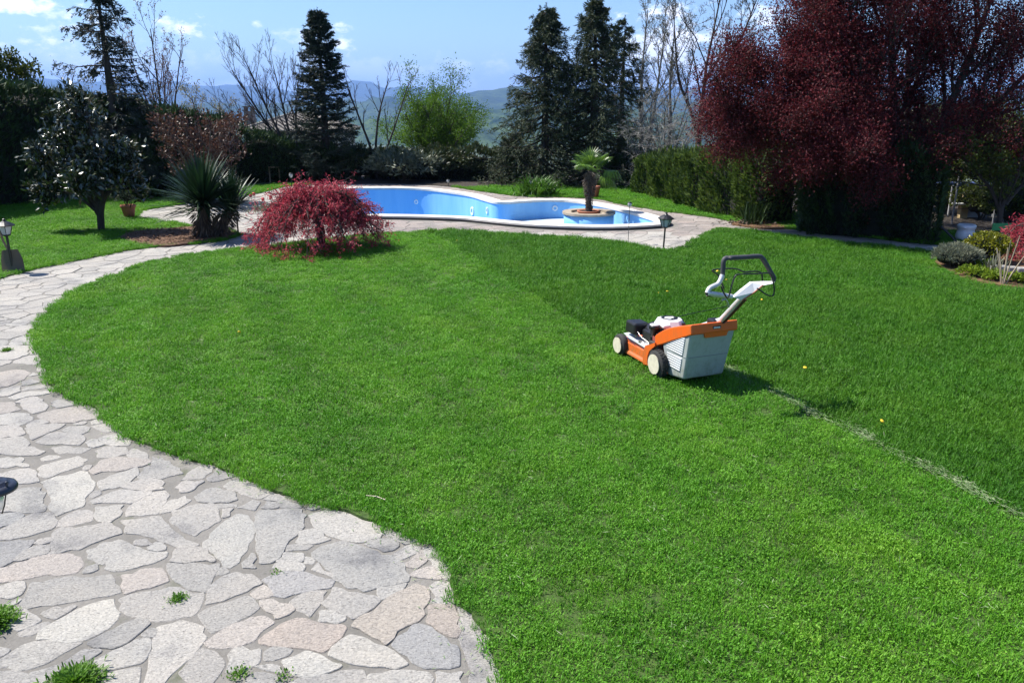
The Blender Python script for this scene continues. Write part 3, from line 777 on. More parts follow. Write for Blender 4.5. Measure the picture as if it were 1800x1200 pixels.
    G().lathe([(.53, .36), (.53, .40), (.36, .40), (.36, .30), (0.0, .30)], n=40, smooth=False).obj('planter_rim', [rim], isl)
    return cx, cy
PCX, PCY = build_pool()

# ---------------------------------------------------------------- plants
BK = dict(grey=bark('grey_bark', (.13, .12, .105)), dark=bark('dark_bark', (.045, .035, .03)), brown=bark('brown_bark', (.05, .038, .03)),
          pale=bark('pale_bark', (.24, .23, .21)), twig=bark('twig_bark', (.12, .105, .09)), redtwig=bark('reddish_twig', (.12, .07, .06)))
FO = dict(
    thuja=foliage('thuja_leaf', [(.012, .030, .009), (.022, .050, .014), (.040, .078, .020), (.06, .10, .028)], .6, .2, clump=3),
    thuja2=foliage('green_thuja_leaf', [(.022, .046, .009), (.05, .09, .016), (.085, .135, .022), (.125, .175, .03)], .6, .25, clump=4),
    thuja_dark=foliage('dark_thuja_leaf', [(.014, .034, .010), (.026, .055, .015), (.045, .085, .022)], .6, .15, clump=3),
    spruce=foliage('spruce_needle', [(.014, .026, .012), (.028, .046, .018), (.046, .066, .026), (.07, .085, .04)], .6, .08, clump=2),
    fir=foliage('fir_needle', [(.011, .021, .013), (.02, .036, .022), (.036, .055, .035)], .55, .08, clump=2),
    cedar=foliage('cedar_needle', [(.012, .022, .016), (.022, .035, .024), (.045, .05, .03)], .6, .1, clump=2),
    magnolia=foliage('magnolia_leaf', [(.010, .022, .007), (.018, .034, .010), (.03, .046, .013), (.07, .065, .015)], .27, .05, 1.0, clump=2),
    yucca=foliage('yucca_leaf', [(.008, .027, .010), (.014, .040, .013), (.026, .058, .018)], .45, .12, .4, clump=2),
    maple=foliage('red_maple_leaf', [(.18, .015, .03), (.35, .032, .06), (.54, .075, .11), (.62, .14, .16)], .5, .45, .3, clump=4),
    prunus=foliage('purple_plum_leaf', [(.028, .009, .010), (.066, .013, .015), (.135, .020, .025), (.21, .034, .042)], .58, .36, .25, clump=1.5),
    green=foliage('spring_leaf', [(.045, .10, .010), (.085, .175, .012), (.13, .24, .018)], .5, .45, .3, clump=2),
    mixed=foliage('mixed_leaf', [(.018, .038, .010), (.035, .06, .014), (.06, .08, .022), (.08, .07, .035)], .5, .2, .4, clump=2),
    greyleaf=foliage('grey_leaf', [(.07, .09, .05), (.11, .13, .08), (.17, .19, .13)], .5, .2, .4, clump=4),
    brown=foliage('brown_red_leaf', [(.03, .012, .010), (.06, .025, .017), (.10, .045, .028), (.14, .08, .05)], .5, .3, .4, clump=3),
    budred=foliage('bud_leaf', [(.10, .045, .035), (.16, .08, .06), (.2, .13, .09)], .6, .3, clump=2),
    budgrey=foliage('catkin_leaf', [(.10, .10, .07), (.16, .16, .11), (.2, .2, .15)], .6, .3, clump=2),
    lily=foliage('lily_leaf', [(.03, .09, .010), (.06, .15, .015), (.10, .21, .03)], .4, .35, .4, clump=6),
    euony=foliage('euonymus_leaf', [(.09, .11, .008), (.18, .19, .012), (.28, .27, .02)], .4, .3, .4, clump=8),
    lavender=foliage('lavender_leaf', [(.11, .125, .075), (.18, .195, .13), (.27, .28, .2)], .6, .2, .3, clump=8),
    lime=foliage('lime_leaf', [(.09, .15, .012), (.17, .25, .018), (.25, .33, .03)], .5, .4, .3, clump=8),
    palm=foliage('palm_leaf', [(.05, .11, .012), (.09, .18, .018), (.14, .24, .03)], .38, .35, .5, clump=5),
    thatch=foliage('palm_thatch', [(.055, .04, .027), (.105, .08, .058), (.18, .145, .11)], .8, .1, clump=8),
    oak=foliage('yellow_green_leaf', [(.03, .05, .008), (.06, .085, .012), (.11, .13, .02)], .5, .35, clump=2),
    blossom=foliage('pale_blossom', [(.14, .16, .10), (.24, .24, .17), (.4, .38, .3)], .6, .4, clump=3),
)
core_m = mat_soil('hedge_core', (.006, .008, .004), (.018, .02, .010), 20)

def interp(P, t):
    """points and tangents on polylines P (m,k,3) at t (m,)"""
    k = P.shape[1]; u = np.clip(t * (k - 1), 0, k - 1 - 1e-6); i = u.astype(int); f = (u - i)[:, None]; a = np.arange(len(P))
    return P[a, i] * (1 - f) + P[a, i + 1] * f, unit(P[a, i + 1] - P[a, i])
def grow(r, trunks, levels):
    """trunks: list of (points, r0, r1). levels: dicts n, t0, len, ang, up, wob, k, rad. returns [(P, rad)]"""
    k = 9; P = []; Rd = []
    for pts, r0, r1 in trunks:
        pts = np.array(pts, float); s = np.linspace(0, len(pts) - 1, k); i = np.minimum(s.astype(int), len(pts) - 2); f = (s - i)[:, None]
        P.append(pts[i] * (1 - f) + pts[i + 1] * f); Rd.append(np.linspace(r0, r1, k))
    out = [(np.array(P), np.array(Rd))]
    for lv in levels:
        P, Rd = out[-1]; m = len(P); n = lv['n']; L = np.linalg.norm(np.diff(P, axis=1), axis=2).sum(1)
        idx = np.repeat(np.arange(m), n); t0 = lv.get('t0', .25)
        t = t0 + (1 - t0) * ((np.tile(np.arange(n), m) + r.random(m * n)) / n) ** lv.get('tp', .8)
        p, tan = interp(P[idx], t); rr = np.take_along_axis(Rd[idx], np.clip((t * (P.shape[1] - 1)).astype(int), 0, P.shape[1] - 1)[:, None], 1)[:, 0]
        az = np.tile(np.arange(n) * 2.4, m) + r.random(m * n) * 1.6 + np.repeat(r.random(m) * 6.28, n)
        a = np.where(np.abs(tan[:, 2:3]) < .9, np.array([0, 0, 1.]), np.array([1., 0, 0])); u = unit(np.cross(tan, a)); w = np.cross(tan, u)
        perp = u * np.cos(az)[:, None] + w * np.sin(az)[:, None]; ang = np.radians(lv.get('ang', 45) + r.normal(0, lv.get('angs', 9), m * n))[:, None]
        d = unit(tan * np.cos(ang) + perp * np.sin(ang) + np.array([0, 0, lv.get('up', .2)]))
        ln = L[idx] * lv['len'] * (1 - lv.get('tap', .45) * t) * r.uniform(.7, 1.25, m * n)
        kk = lv.get('k', 6); pts = [p]; step = (ln / (kk - 1))[:, None]
        for q in range(kk - 1):
            d = unit(d + r.normal(0, lv.get('wob', .12), d.shape) + np.array([0, 0, lv.get('cur', .05)]))
            pts.append(pts[-1] + d * step)
        Pc = np.stack(pts, 1); rb = np.minimum(rr * lv.get('rad', .6), .9 * rr); Rc = rb[:, None] * np.linspace(1, lv.get('tip', .35), kk)[None]
        out.append((Pc, np.maximum(Rc, lv.get('rmin', .002))))
    return out
def along(r, P, n, t0=.15):
    idx = np.repeat(np.arange(len(P)), n); t = t0 + (1 - t0) * r.random(len(idx)); return interp(P[idx], t)
def stub(x, y, pts, sc=1.0): return [(x + a, y + b, c) for a, b, c in pts]

def tree(name, label, cat, x, y, zg, trunks, levels, bk, leaf=None, per=0, ls=(.05, .03), spread=.05, seed=1, group=None, split=1, sides=(8, 6, 5, 4, 3, 3), lt0=.2, updir=.3, crown_name='crown', nb=.5):
    r = R(seed); t = thing(name, label, cat, (x, y, zg), 0, group); sk = grow(r, trunks, levels)
    g = G()
    for i, (P, Rd) in enumerate(sk[:split]): g.tubes(P, Rd, sides[i])
    g.obj('trunk', bk[0], t)
    g = G(); 
    for i, (P, Rd) in enumerate(sk[split:]): g.tubes(P, Rd, sides[min(5, i + split)], 0)
    mats = [bk[1]]
    if leaf is not None and per:
        p, d = along(r, sk[-1][0], per, lt0); n = len(p); p = p + r.normal(0, spread, p.shape)
        dd = unit(d * .5 + rsph(r, n) * .9 + np.array([0, 0, updir])); g.leaves(p, dd, unit(rsph(r, n) + np.array([0, -.25 * nb, nb])), r.uniform(.7, 1.3, n) * ls[0], r.uniform(.7, 1.3, n) * ls[1], mi=1, fold=.12 if nb > 1 else .25); mats.append(leaf)
    g.obj(crown_name, mats, t); return t, sk

def conifer(name, label, x, y, zg, h, rad, leaf, seed, drop=.35, whorl=.17, per=9, nd=(.13, .028), base=.03, power=.85, hang=.5, sprays=11, group=None, tipup=.25, sparse=1.0, cat='conifer', jag=.25, needles=17):
    r = R(seed); t = thing(name, label, cat, (x, y, zg), r.random() * 6, group)
    G().tube([(0, 0, -.1), (.01, 0, h * .5), (0, .01, h * .99)], [.028 * h, .017 * h, .004], 8).obj('trunk', BK['brown'], t)
    zs = []; z = base * h
    while z < h * .985: zs.append(z); z += whorl * (1.05 - .55 * z / h) * r.uniform(.75, 1.3)
    B = []; Rd = []
    for z in zs:
        for k in range(max(3, int(per * (1 - .4 * z / h) * sparse))):
            a = r.random() * 6.283; L = rad * (1 - z / h) ** power * r.uniform(1 - jag, 1 + jag) + .05
            d = np.array([math.cos(a), math.sin(a), 0.]); s = np.linspace(0, 1, 6)[:, None]
            pts = np.array([0, 0, z]) + d * L * s + np.array([0, 0, 1.]) * L * (-drop * 1.0 * s + (drop * .75 + tipup * .4) * s ** 2.6) + r.normal(0, .015, (6, 3)) * s
            B.append(pts); Rd.append(np.linspace(.012 + .012 * L, .003, 6))
    B = np.array(B); Rd = np.array(Rd); g = G(); g.tubes(B, Rd, 3, 0)
    # sprays (side shoots) on every branch, then needle-bearing shoots as narrow blades
    Lb = np.linalg.norm(B[:, -1] - B[:, 0], axis=1); idx = np.repeat(np.arange(len(B)), sprays); tt = .12 + .88 * r.random(len(idx)) ** .75
    p, tan = interp(B[idx], tt); side = unit(np.cross(tan, np.array([0, 0, 1.]))) * np.where(r.random(len(idx)) < .5, 1, -1)[:, None]
    d = unit(tan * .75 + side * r.uniform(.1, 1.0, (len(idx), 1)) + np.array([0, 0, -1.]) * hang * r.uniform(.2, 1.3, (len(idx), 1))); sl_ = (.10 + .24 * Lb[idx] * (1 - .45 * tt)) * r.uniform(.6, 1.3, len(idx))
    i2 = np.repeat(np.arange(len(p)), needles); u = r.random(len(i2)); q = p[i2] + d[i2] * (sl_[i2] * u)[:, None] + np.array([0, 0, -1.]) * (hang * .3 * sl_[i2] * u ** 2)[:, None]
    dd = unit(d[i2] + rsph(r, len(i2)) * .75); g.leaves(q, dd, rsph(r, len(i2)), nd[0] * r.uniform(.6, 1.3, len(i2)), nd[1] * r.uniform(.7, 1.4, len(i2)), .15, 1)
    g.leaves(np.repeat(np.array([[0, 0, h * .95]]), 30, 0) + np.stack([np.zeros(30), np.zeros(30), np.linspace(0, .055 * h, 30)], 1), unit(rsph(r, 30) + np.array([0, 0, 1.2])), rsph(r, 30), nd[0] * .7, nd[1], .1, 1)
    g.obj('crown', [BK['brown'], leaf], t); return t

def hedge(name, label, path, hts, width, leaf, seed, dens=900, ls=(.13, .045), lump=.09, group=None, cat='hedge', topfuzz=.10, ends=True):
    """path: ground centre line (x,y,z), hts: height at each point. Leaf sprays all over an uneven wall of green"""
    r = R(seed); P = np.array(path, float); Hh = np.array(hts, float); x0, y0, z0 = P[0]
    seg = np.linalg.norm(np.diff(P[:, :2], axis=0), axis=1); cum = np.concatenate([[0], np.cumsum(seg)]); Ltot = cum[-1]
    def cen(s):
        i = np.clip(np.searchsorted(cum, s, 'right') - 1, 0, len(seg) - 1); f = (s - cum[i]) / seg[i]; c = P[i] * (1 - f)[:, None] + P[i + 1] * f[:, None]
        h = Hh[i] * (1 - f) + Hh[i + 1] * f; tn = (P[i + 1] - P[i])[:, :2]; tn = tn / np.linalg.norm(tn, axis=1, keepdims=True); return c, h, np.stack([tn[:, 1], -tn[:, 0], np.zeros(len(s))], 1), np.concatenate([tn, np.zeros((len(s), 1))], 1)
    ph = r.uniform(0, 6.28, 12)
    def bulge(s, z): return lump * (np.sin(s * 5.1 + ph[0] + z) + .7 * np.sin(s * 11 + ph[1] + z * 3) + .6 * np.sin(z * 7 + ph[2] + s * 2) + .5 * np.sin(s * 23 + ph[3] + z * 9))
    t = thing(name, label, cat, (x0, y0, z0), 0, group)
    g = G(); ns = max(6, int(Ltot / .35)); s = np.linspace(.12, Ltot - .12, ns); c, h, n, tn = cen(s); w = width / 2 - .13; V = []
    for k, (a, b) in enumerate(((-1, 0.0), (-1, .5), (-.95, .93), (0, .96), (.95, .93), (1, .5), (1, 0.0))): V.append(c + n * (w * a) + np.array([0, 0, 1.]) * ((h - .12) * b + (bulge(s, b * 2) if .3 < b else 0))[:, None])
    V = np.stack(V, 1) - np.array([x0, y0, z0]); i = np.arange(ns - 1)[:, None] * 7 + np.arange(6)[None]
    g.add(V.reshape(-1, 3), np.stack([i, i + 7, i + 8, i + 1], -1).reshape(-1, 4)); g.add(V[0], [tuple(range(7))]); g.add(V[-1], [tuple(reversed(range(7)))])
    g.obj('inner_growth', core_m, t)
    A = Ltot * (2 * Hh.mean() + width); m = int(A * dens); s = r.random(m) * Ltot; c, h, n, tn = cen(s); u = r.random(m) * (2 * Hh.mean() + width)
    hm = Hh.mean(); left = u < hm; top = (u >= hm) & (u < hm + width); zf = np.where(left, u / hm, np.where(top, 1.0, (u - hm - width) / hm)); a = np.where(left, -1.0, np.where(top, (u - hm) / width * 2 - 1, 1.0))
    zf = np.clip(zf, 0.01, 1); rnd = np.sqrt(np.maximum(0, 1 - np.maximum(0, (zf - .88) / .12) ** 2)) * .22 + .78
    a2 = np.where(top, a, a * rnd); b = bulge(s, zf * h); pos = c + n * ((width / 2 + b * np.where(top, .3, 1)) * a2)[:, None] + np.array([0, 0, 1.]) * (zf * h + np.where(top, b * .7 - .12 * np.abs(a) ** 3, 0) + r.normal(0, .02, m))[:, None]
    nor = np.where(top[:, None], np.array([0, 0, 1.]), n * np.sign(a)[:, None]); pos -= nor * (np.abs(r.normal(0, .05, m)))[:, None]
    if ends:
        me_ = int(dens * width * hm); se = np.where(r.random(me_) < .5, .02, Ltot - .02); ce, he, ne, te = cen(se); ze = r.random(me_); pe = ce + ne * (r.uniform(-1, 1, me_) * width / 2)[:, None] + np.array([0, 0, 1.]) * (ze * he)[:, None]
        pos = np.concatenate([pos, pe]); nor = np.concatenate([nor, te * np.where(se < Ltot / 2, -1, 1)[:, None]]); zf = np.concatenate([zf, ze]); top = np.concatenate([top, np.zeros(me_, bool)]); m += me_
    d = unit(nor * .6 + np.array([0, 0, .75]) + rsph(r, m) * .65); fz = np.where(top, 1 + topfuzz * 8 * (r.random(m) < .12), 1.0)
    g = G(); g.leaves(pos - np.array([x0, y0, z0]), d, unit(np.cross(d, nor + rsph(r, m) * .6)), ls[0] * r.uniform(.6, 1.4, m) * fz, ls[1] * r.uniform(.7, 1.3, m), .15); g.obj('foliage', leaf, t); return t

def bush(name, label, x, y, zg, rx, ry, h, leaf, seed, n=3000, ls=(.06, .03), lump=.18, cat='shrub', stems=6, bk=None, group=None, updir=.35, core=.72, hollow=.5, flat=1.0):
    r = R(seed); t = thing(name, label, cat, (x, y, zg), 0, group); ph = r.uniform(0, 6.28, 9)
    d = rsph(r, n); d[:, 2] = np.where(d[:, 2] < -.35, -d[:, 2] * .6, d[:, 2])
    az = np.arctan2(d[:, 1], d[:, 0]); k = 1 + lump * (np.sin(3 * az + ph[0] + 3 * d[:, 2]) + .7 * np.sin(5 * az + ph[1] - 4 * d[:, 2]) + .5 * np.sin(9 * az + ph[2] + 8 * d[:, 2]))
    rad = (hollow + (1 - hollow) * r.random(n) ** .5) * k
    p = d * rad[:, None] * np.array([rx, ry, h * .5]) + np.array([0, 0, h * .52]); p[:, 2] = np.maximum(p[:, 2], .02)
    g = G(); st = []; sr = []
    for i in range(stems):
        q = d[r.integers(n)] * np.array([rx, ry, h * .5]) * .75 + np.array([0, 0, h * .55]); s = np.linspace(0, 1, 6)[:, None]; st.append(np.array([r.normal(0, .05 * rx), r.normal(0, .05 * ry), -.03]) * (1 - s) + q * s + np.array([0, 0, .1 * h]) * np.sin(s * 3.14)); sr.append(np.linspace(.012 * h + .006, .004, 6))
    g.tubes(np.array(st), np.array(sr), 5); g.obj('stems' if False else 'trunk', bk or BK['brown'], t)
    g = G()
    if core > 0:
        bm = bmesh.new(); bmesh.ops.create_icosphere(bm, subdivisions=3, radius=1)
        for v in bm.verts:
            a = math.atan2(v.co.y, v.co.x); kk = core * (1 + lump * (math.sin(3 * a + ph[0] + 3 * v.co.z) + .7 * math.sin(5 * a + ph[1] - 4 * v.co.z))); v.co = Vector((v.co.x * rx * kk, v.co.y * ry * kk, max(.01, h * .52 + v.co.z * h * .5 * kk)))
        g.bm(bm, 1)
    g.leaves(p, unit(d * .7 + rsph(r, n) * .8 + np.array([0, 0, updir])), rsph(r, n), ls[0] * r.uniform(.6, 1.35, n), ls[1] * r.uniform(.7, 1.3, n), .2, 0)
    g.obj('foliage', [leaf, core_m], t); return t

# ---- left conifer hedge, sloping down to the back corner
hp = [(-12.0, 9.0), (-11.9, 13), (-11.7, 16.4), (-10.9, 18.8), (-9.6, 20.9), (-8.0, 22.3), (-6.3, 23.1), (-4.6, 23.4)]
tabx = [-400, 0, 115, 280, 400, 450, 540, 650]; taby = [105, 150, 165, 196, 216, 238, 266, 267]
hh = [zat(y, np.interp(pxof(x, y, 1.6), tabx, taby)) + .05 for x, y in hp]
hedge('conifer_hedge', 'long tall dark conifer hedge along the left side behind the glossy-leaved tree', [(x, y, -.05) for x, y in hp], hh, 1.35, FO['thuja_dark'], 3, 520, (.15, .05), .07)
# ---- hedge on the right behind the terrace
hedge('conifer_hedge', 'clipped green conifer hedge right of the palm, behind the strip of lawn', [(3.55, 20.0, 0), (3.9, 18.3, 0), (4.35, 16.4, 0), (4.95, 14.6, 0)], [zat(20, 280), zat(18.3, 276), zat(16.4, 268), zat(14.6, 262)], .95, FO['thuja2'], 4, 1900, (.095, .034), .10)
hedge('conifer_hedge', 'dark bushy conifer hedge in the shade under the purple plum tree', [(5.2, 13.9, 0), (5.7, 13.5, 0), (6.3, 13.2, 0), (6.95, 12.85, 0)], [.95, 1.15, 1.45, 1.2], 1.0, FO['thuja'], 5, 1900, (.09, .035), .13)
# ---- mixed hedge behind the pool
yb = 23.4
hedge('mixed_hedge', 'low mixed green and brown hedge behind the middle of the pool', [(-4.2, 23.6, 0), (-2.6, yb, 0), (-1.2, yb, 0), (.6, 23.3, 0)], [zat(23.6, 268), zat(yb, 262), zat(yb, 264), zat(23.3, 262)], .9, FO['mixed'], 6, 900, (.09, .05), .09)

# ---- tall conifers
S1 = (xat(957, 21.9), 21.9); S2 = (xat(1040, 21.7), 21.7); S3 = (xat(1088, 23.5), 23.5)
conifer('spruce_tree', 'left dark spruce of the tall pair behind the pool, nearest the hills', S1[0], S1[1], 0, zat(S1[1], 8), 1.35, FO['spruce'], 21, drop=.5, hang=.8, per=13, whorl=.16, nd=(.085, .016), base=.02, power=.72, jag=.35)
conifer('spruce_tree', 'tallest dark spruce directly behind the small palm', S2[0], S2[1], 0, zat(S2[1], -6), 1.42, FO['spruce'], 22, drop=.5, hang=.8, per=13, whorl=.16, nd=(.085, .016), base=.03, power=.72, jag=.35)
conifer('spruce_tree', 'slim loose spruce between the tallest spruce and the bare trees', S3[0], S3[1], 0, zat(S3[1], 30), 1.1, FO['spruce'], 23, drop=.45, hang=.7, per=7, whorl=.22, nd=(.085, .016), base=.08, power=.7, jag=.4)
xs_, ys_ = xat(905, 22.3), 22.3
conifer('spruce_tree', 'low young spruce at the left foot of the dark spruces', xs_, ys_, 0, zat(ys_, 236), .85, FO['spruce'], 24, drop=.3, hang=.5, per=10, whorl=.15, nd=(.085, .016), base=.03, power=.6)
xf = xat(577, 22.9); conifer('fir_tree', 'conical dark blue-green fir standing alone left of the pool hedge', xf, 22.9, 0, zat(22.9, 16), 1.0, FO['fir'], 25, drop=.15, hang=.25, per=11, whorl=.15, nd=(.075, .017), base=.05, needles=22, sprays=12, power=.72, tipup=.5, jag=.22)
xc = xat(222, 18.6); conifer('cedar_tree', 'tall thin ragged conifer rising out of the frame at left', xc, 18.6, 0, 5.0, .95, FO['cedar'], 26, drop=.15, hang=.9, per=6, whorl=.19, nd=(.085, .02), base=.10, power=.55, sparse=1.0, jag=.5, needles=15, sprays=10)
conifer('cedar_tree', 'dense low dark conifer in front of the hedge at the foot of the thin one', xat(232, 18.9), 19.0, 0, zat(19.0, 170), 1.0, FO['thuja_dark'], 27, drop=.1, hang=.2, per=11, whorl=.13, nd=(.12, .045), base=.03, power=.45, jag=.2)

# ---- bare and budding trees
LVB = [dict(n=7, t0=.25, len=.62, ang=38, up=.35, wob=.10, cur=.05, k=7, rad=.55), dict(n=6, t0=.2, len=.5, ang=38, up=.2, wob=.13, k=6, rad=.55), dict(n=5, t0=.15, len=.5, ang=36, up=.12, wob=.15, k=5, rad=.6, rmin=.003), dict(n=4, t0=.15, len=.5, ang=34, up=.1, wob=.15, k=4, rad=.7, rmin=.0028)]
def fan(n, h, sp, lean=(0, 0), seed=0, r0=.05, r1=.012):
    r = R(seed); out = []
    for i in range(n):
        a = 6.283 * i / n + r.random() * .8; s = sp * r.uniform(.5, 1.1); hh_ = h * r.uniform(.72, 1.02); c, d = math.cos(a) * s + lean[0] * h, math.sin(a) * s + lean[1] * h
        out.append(([(0, 0, -.1), (c * .18, d * .18, hh_ * .28), (c * .55, d * .55, hh_ * .62), (c, d, hh_)], r0 * r.uniform(.7, 1.1), r1))
    return out
yk = 23.0; xk = xat(517, yk)
hk = zat(yk, 108); tr_k = [([(0, 0, -.1), (-.10, 0, .7), (-.75, .1, 1.7), (-1.55, .2, hk * .93)], .06, .012), ([(.03, 0, -.1), (-.05, 0, .8), (-.55, -.1, 1.9), (-1.05, -.1, hk)], .055, .011), ([(.05, 0, -.1), (.02, .05, .9), (-.15, .1, 1.9), (-.35, .1, hk * .95)], .055, .011),
    ([(0, .05, -.1), (-.3, .1, .75), (-1.1, .2, 1.25), (-1.95, .2, 1.9)], .04, .008), ([(.05, .05, -.1), (.15, 0, .9), (.2, 0, 2.0), (.35, 0, hk * .86)], .045, .01)]
LVK = [dict(n=10, t0=.35, len=.42, ang=26, up=.25, wob=.08, k=6, rad=.5), dict(n=7, t0=.2, len=.5, ang=26, up=.12, wob=.1, k=5, rad=.6, rmin=.004), dict(n=4, t0=.2, len=.5, ang=28, up=.1, wob=.12, k=4, rad=.7, rmin=.003)]
tree('bare_tree', 'leafless multi-stemmed tree leaning left in front of the tiled roof', 'tree', xk, yk, 0, tr_k, LVK, (BK['dark'], BK['dark']), seed=31)
xm = xat(664, 23.2); hm_ = zat(23.2, 138)
tree('bare_tree', 'slender leafless tree with upright forking stems right of the lone fir', 'tree', xm, 23.2, 0, [([(0, 0, -.1), (-.15, 0, .9), (-.5, 0, 1.9), (-.75, .1, hm_ * .93)], .05, .01), ([(.02, 0, -.1), (-.02, 0, .9), (.1, 0, 1.8), (.45, 0, hm_)], .05, .01), ([(.05, 0, -.1), (.22, .05, .7), (.55, .1, 1.5), (1.0, .1, hm_ * .97)], .045, .01)],
     [dict(n=5, t0=.4, len=.36, ang=26, up=.3, wob=.09, k=6, rad=.55), dict(n=4, t0=.2, len=.5, ang=28, up=.15, wob=.1, k=5, rad=.6, rmin=.004), dict(n=3, t0=.2, len=.5, ang=28, up=.1, wob=.12, k=4, rad=.7, rmin=.003)], (BK['dark'], BK['dark']), seed=32)
yc = 24.5; zg = tz(-10.5, yc) ; xcb = xat(292, yc, 1.0); hc = zat(yc, 52) - zg
tree('budding_tree', 'airy tree with reddish buds beyond the hedge right of the thin conifer', 'tree', xcb, yc, zg, fan(4, hc, .75, seed=5, r0=.06), [dict(n=6, t0=.3, len=.42, ang=30, up=.3, wob=.1, k=6, rad=.55), dict(n=5, t0=.2, len=.5, ang=34, up=.2, wob=.12, k=5, rad=.6), dict(n=4, t0=.2, len=.5, ang=34, up=.15, wob=.14, k=4, rad=.7, rmin=.0035)], (BK['redtwig'], BK['redtwig']), FO['budred'], 3, (.05, .028), .03, seed=33, lt0=.5)
ybl = 24.5; xbl = xat(365, ybl, 1.0); zg = tz(xbl, ybl)
tree('blossom_tree', 'small pale blossoming tree peeping over the hedge beside the tiled roof', 'tree', xbl, ybl, zg, fan(4, zat(ybl, 168) - zg, .8, seed=6, r0=.05), [dict(n=6, t0=.4, len=.4, ang=40, up=.15, wob=.12, k=5, rad=.5), dict(n=5, t0=.2, len=.5, ang=40, wob=.14, k=5, rad=.6), dict(n=4, t0=.2, len=.5, ang=40, wob=.14, k=4, rad=.7, rmin=.003)], (BK['redtwig'], BK['redtwig']), FO['blossom'], 4, (.05, .035), .05, seed=34)
ybl = 21.5; xbl = xat(88, ybl, 1.5); zg = tz(xbl, ybl)
tree('blossom_tree', 'thin pale-leaved tree showing above the left hedge near the frame edge', 'tree', xbl, ybl, zg, fan(3, zat(ybl, 122) - zg, .7, seed=7, r0=.05), [dict(n=6, t0=.45, len=.36, ang=42, up=.1, wob=.14, k=5, rad=.5), dict(n=5, t0=.2, len=.5, ang=40, cur=-.06, wob=.14, k=5, rad=.6), dict(n=4, t0=.2, len=.5, ang=40, wob=.14, k=4, rad=.7, rmin=.003)], (BK['grey'], BK['grey']), FO['greyleaf'], 3, (.055, .03), .04, seed=35)
yl = 20.0; xl = xat(-5, yl, 2); zg = tz(xl, yl)
tree('leafy_tree', 'green leafy tree behind the hedge at the top left corner', 'tree', xl, yl, zg, fan(4, zat(yl, 82) - zg, .5, seed=8, r0=.08), [dict(n=8, t0=.45, len=.34, ang=45, up=.2, wob=.12, k=5, rad=.5), dict(n=6, t0=.2, len=.5, ang=42, wob=.14, k=5, rad=.6), dict(n=5, t0=.2, len=.5, ang=40, wob=.14, k=4, rad=.7)], (BK['brown'], BK['brown']), FO['oak'], 9, (.08, .055), .07, seed=36)
yg = 25.5; xg = xat(768, yg, 1.0); zg = tz(xg, yg)
tree('leafy_tree', 'bright green spring tree in front of the hills behind the pool', 'tree', xg, yg, zg, fan(6, zat(yg, 164) - zg, .8, seed=9, r0=.06) + fan(8, (zat(yg, 190) - zg), 1.3, seed=19, r0=.05) + fan(8, (zat(yg, 222) - zg), 1.5, seed=29, r0=.04), [dict(n=8, t0=.12, len=.42, ang=34, up=.3, wob=.1, k=6, rad=.5), dict(n=6, t0=.2, len=.48, ang=36, up=.15, wob=.12, k=5, rad=.6), dict(n=4, t0=.2, len=.5, ang=36, wob=.14, k=4, rad=.7)], (BK['brown'], BK['brown']), FO['green'], 9, (.055, .032), .12, seed=37, lt0=.0)
# right-hand bare trees
yr = 25.0; xr = xat(1128, yr, 2); zg = tz(xr, yr)
LVR = [dict(n=11, t0=.25, len=.34, ang=36, up=.45, wob=.09, cur=.06, k=6, rad=.5), dict(n=6, t0=.2, len=.5, ang=36, up=.25, wob=.12, k=5, rad=.6), dict(n=5, t0=.2, len=.5, ang=36, up=.15, wob=.14, k=4, rad=.7, rmin=.0035), dict(n=3, t0=.2, len=.5, ang=36, wob=.14, k=3, rad=.8, rmin=.003)]
tree('bare_tree', 'tall pale-barked tree just coming into bud right of the spruces', 'tree', xr, yr, zg, [([(0, 0, -.1), (.03, 0, 1.5), (-.05, 0, 3), (.05, 0, zat(yr, 18) - zg)], .085, .012), ([(.1, .1, -.1), (.35, .1, 1.5), (.5, .1, 3), (.62, .1, zat(yr, 45) - zg)], .07, .012)], LVR, (BK['pale'], BK['grey']), FO['budgrey'], 2, (.035, .02), .02, seed=38, lt0=.4)
yr = 24.0; xr = xat(1178, yr, 2); zg = tz(xr, yr)
tree('bare_tree', 'slim leafless tree between the pale-barked tree and the big forked one', 'tree', xr, yr, zg, [([(0, 0, -.1), (.05, 0, 1.5), (-.06, 0, 2.8), (0, 0, zat(yr, 60) - zg)], .07, .012)], LVR, (BK['grey'], BK['grey']), FO['budgrey'], 1, (.03, .018), .02, seed=39, lt0=.5)
yr = 21.0; xr = xat(1228, yr, 1.5)
hw = zat(yr, -14); tree('bare_tree', 'big forked leafless tree with dark twigs beside the purple plum', 'tree', xr, yr, 0, [([(0, 0, -.1), (.02, 0, 1.2), (.05, 0, 2.2), (.1, .05, 3.0), (.35, .05, hw)], .10, .014), ([(.02, 0, 1.1), (-.15, .05, 1.8), (-.6, .05, 2.7), (-.8, .05, hw * .9)], .06, .012), ([(.05, 0, 2.0), (.5, 0, 2.7), (1.0, 0, hw * .82), (1.25, .1, hw * .97)], .055, .012)],
     [dict(n=8, t0=.3, len=.42, ang=42, up=.35, wob=.11, cur=.06, k=7, rad=.5), dict(n=6, t0=.2, len=.48, ang=42, up=.2, wob=.14, k=5, rad=.6), dict(n=5, t0=.2, len=.5, ang=40, up=.1, wob=.15, k=4, rad=.7, rmin=.0035), dict(n=5, t0=.15, len=.6, ang=40, wob=.15, k=3, rad=.8, rmin=.003)], (BK['dark'], BK['dark']), FO['budgrey'], 1, (.03, .02), .02, seed=40, lt0=.6)
yr = 20.6; xr = xat(1168, yr)
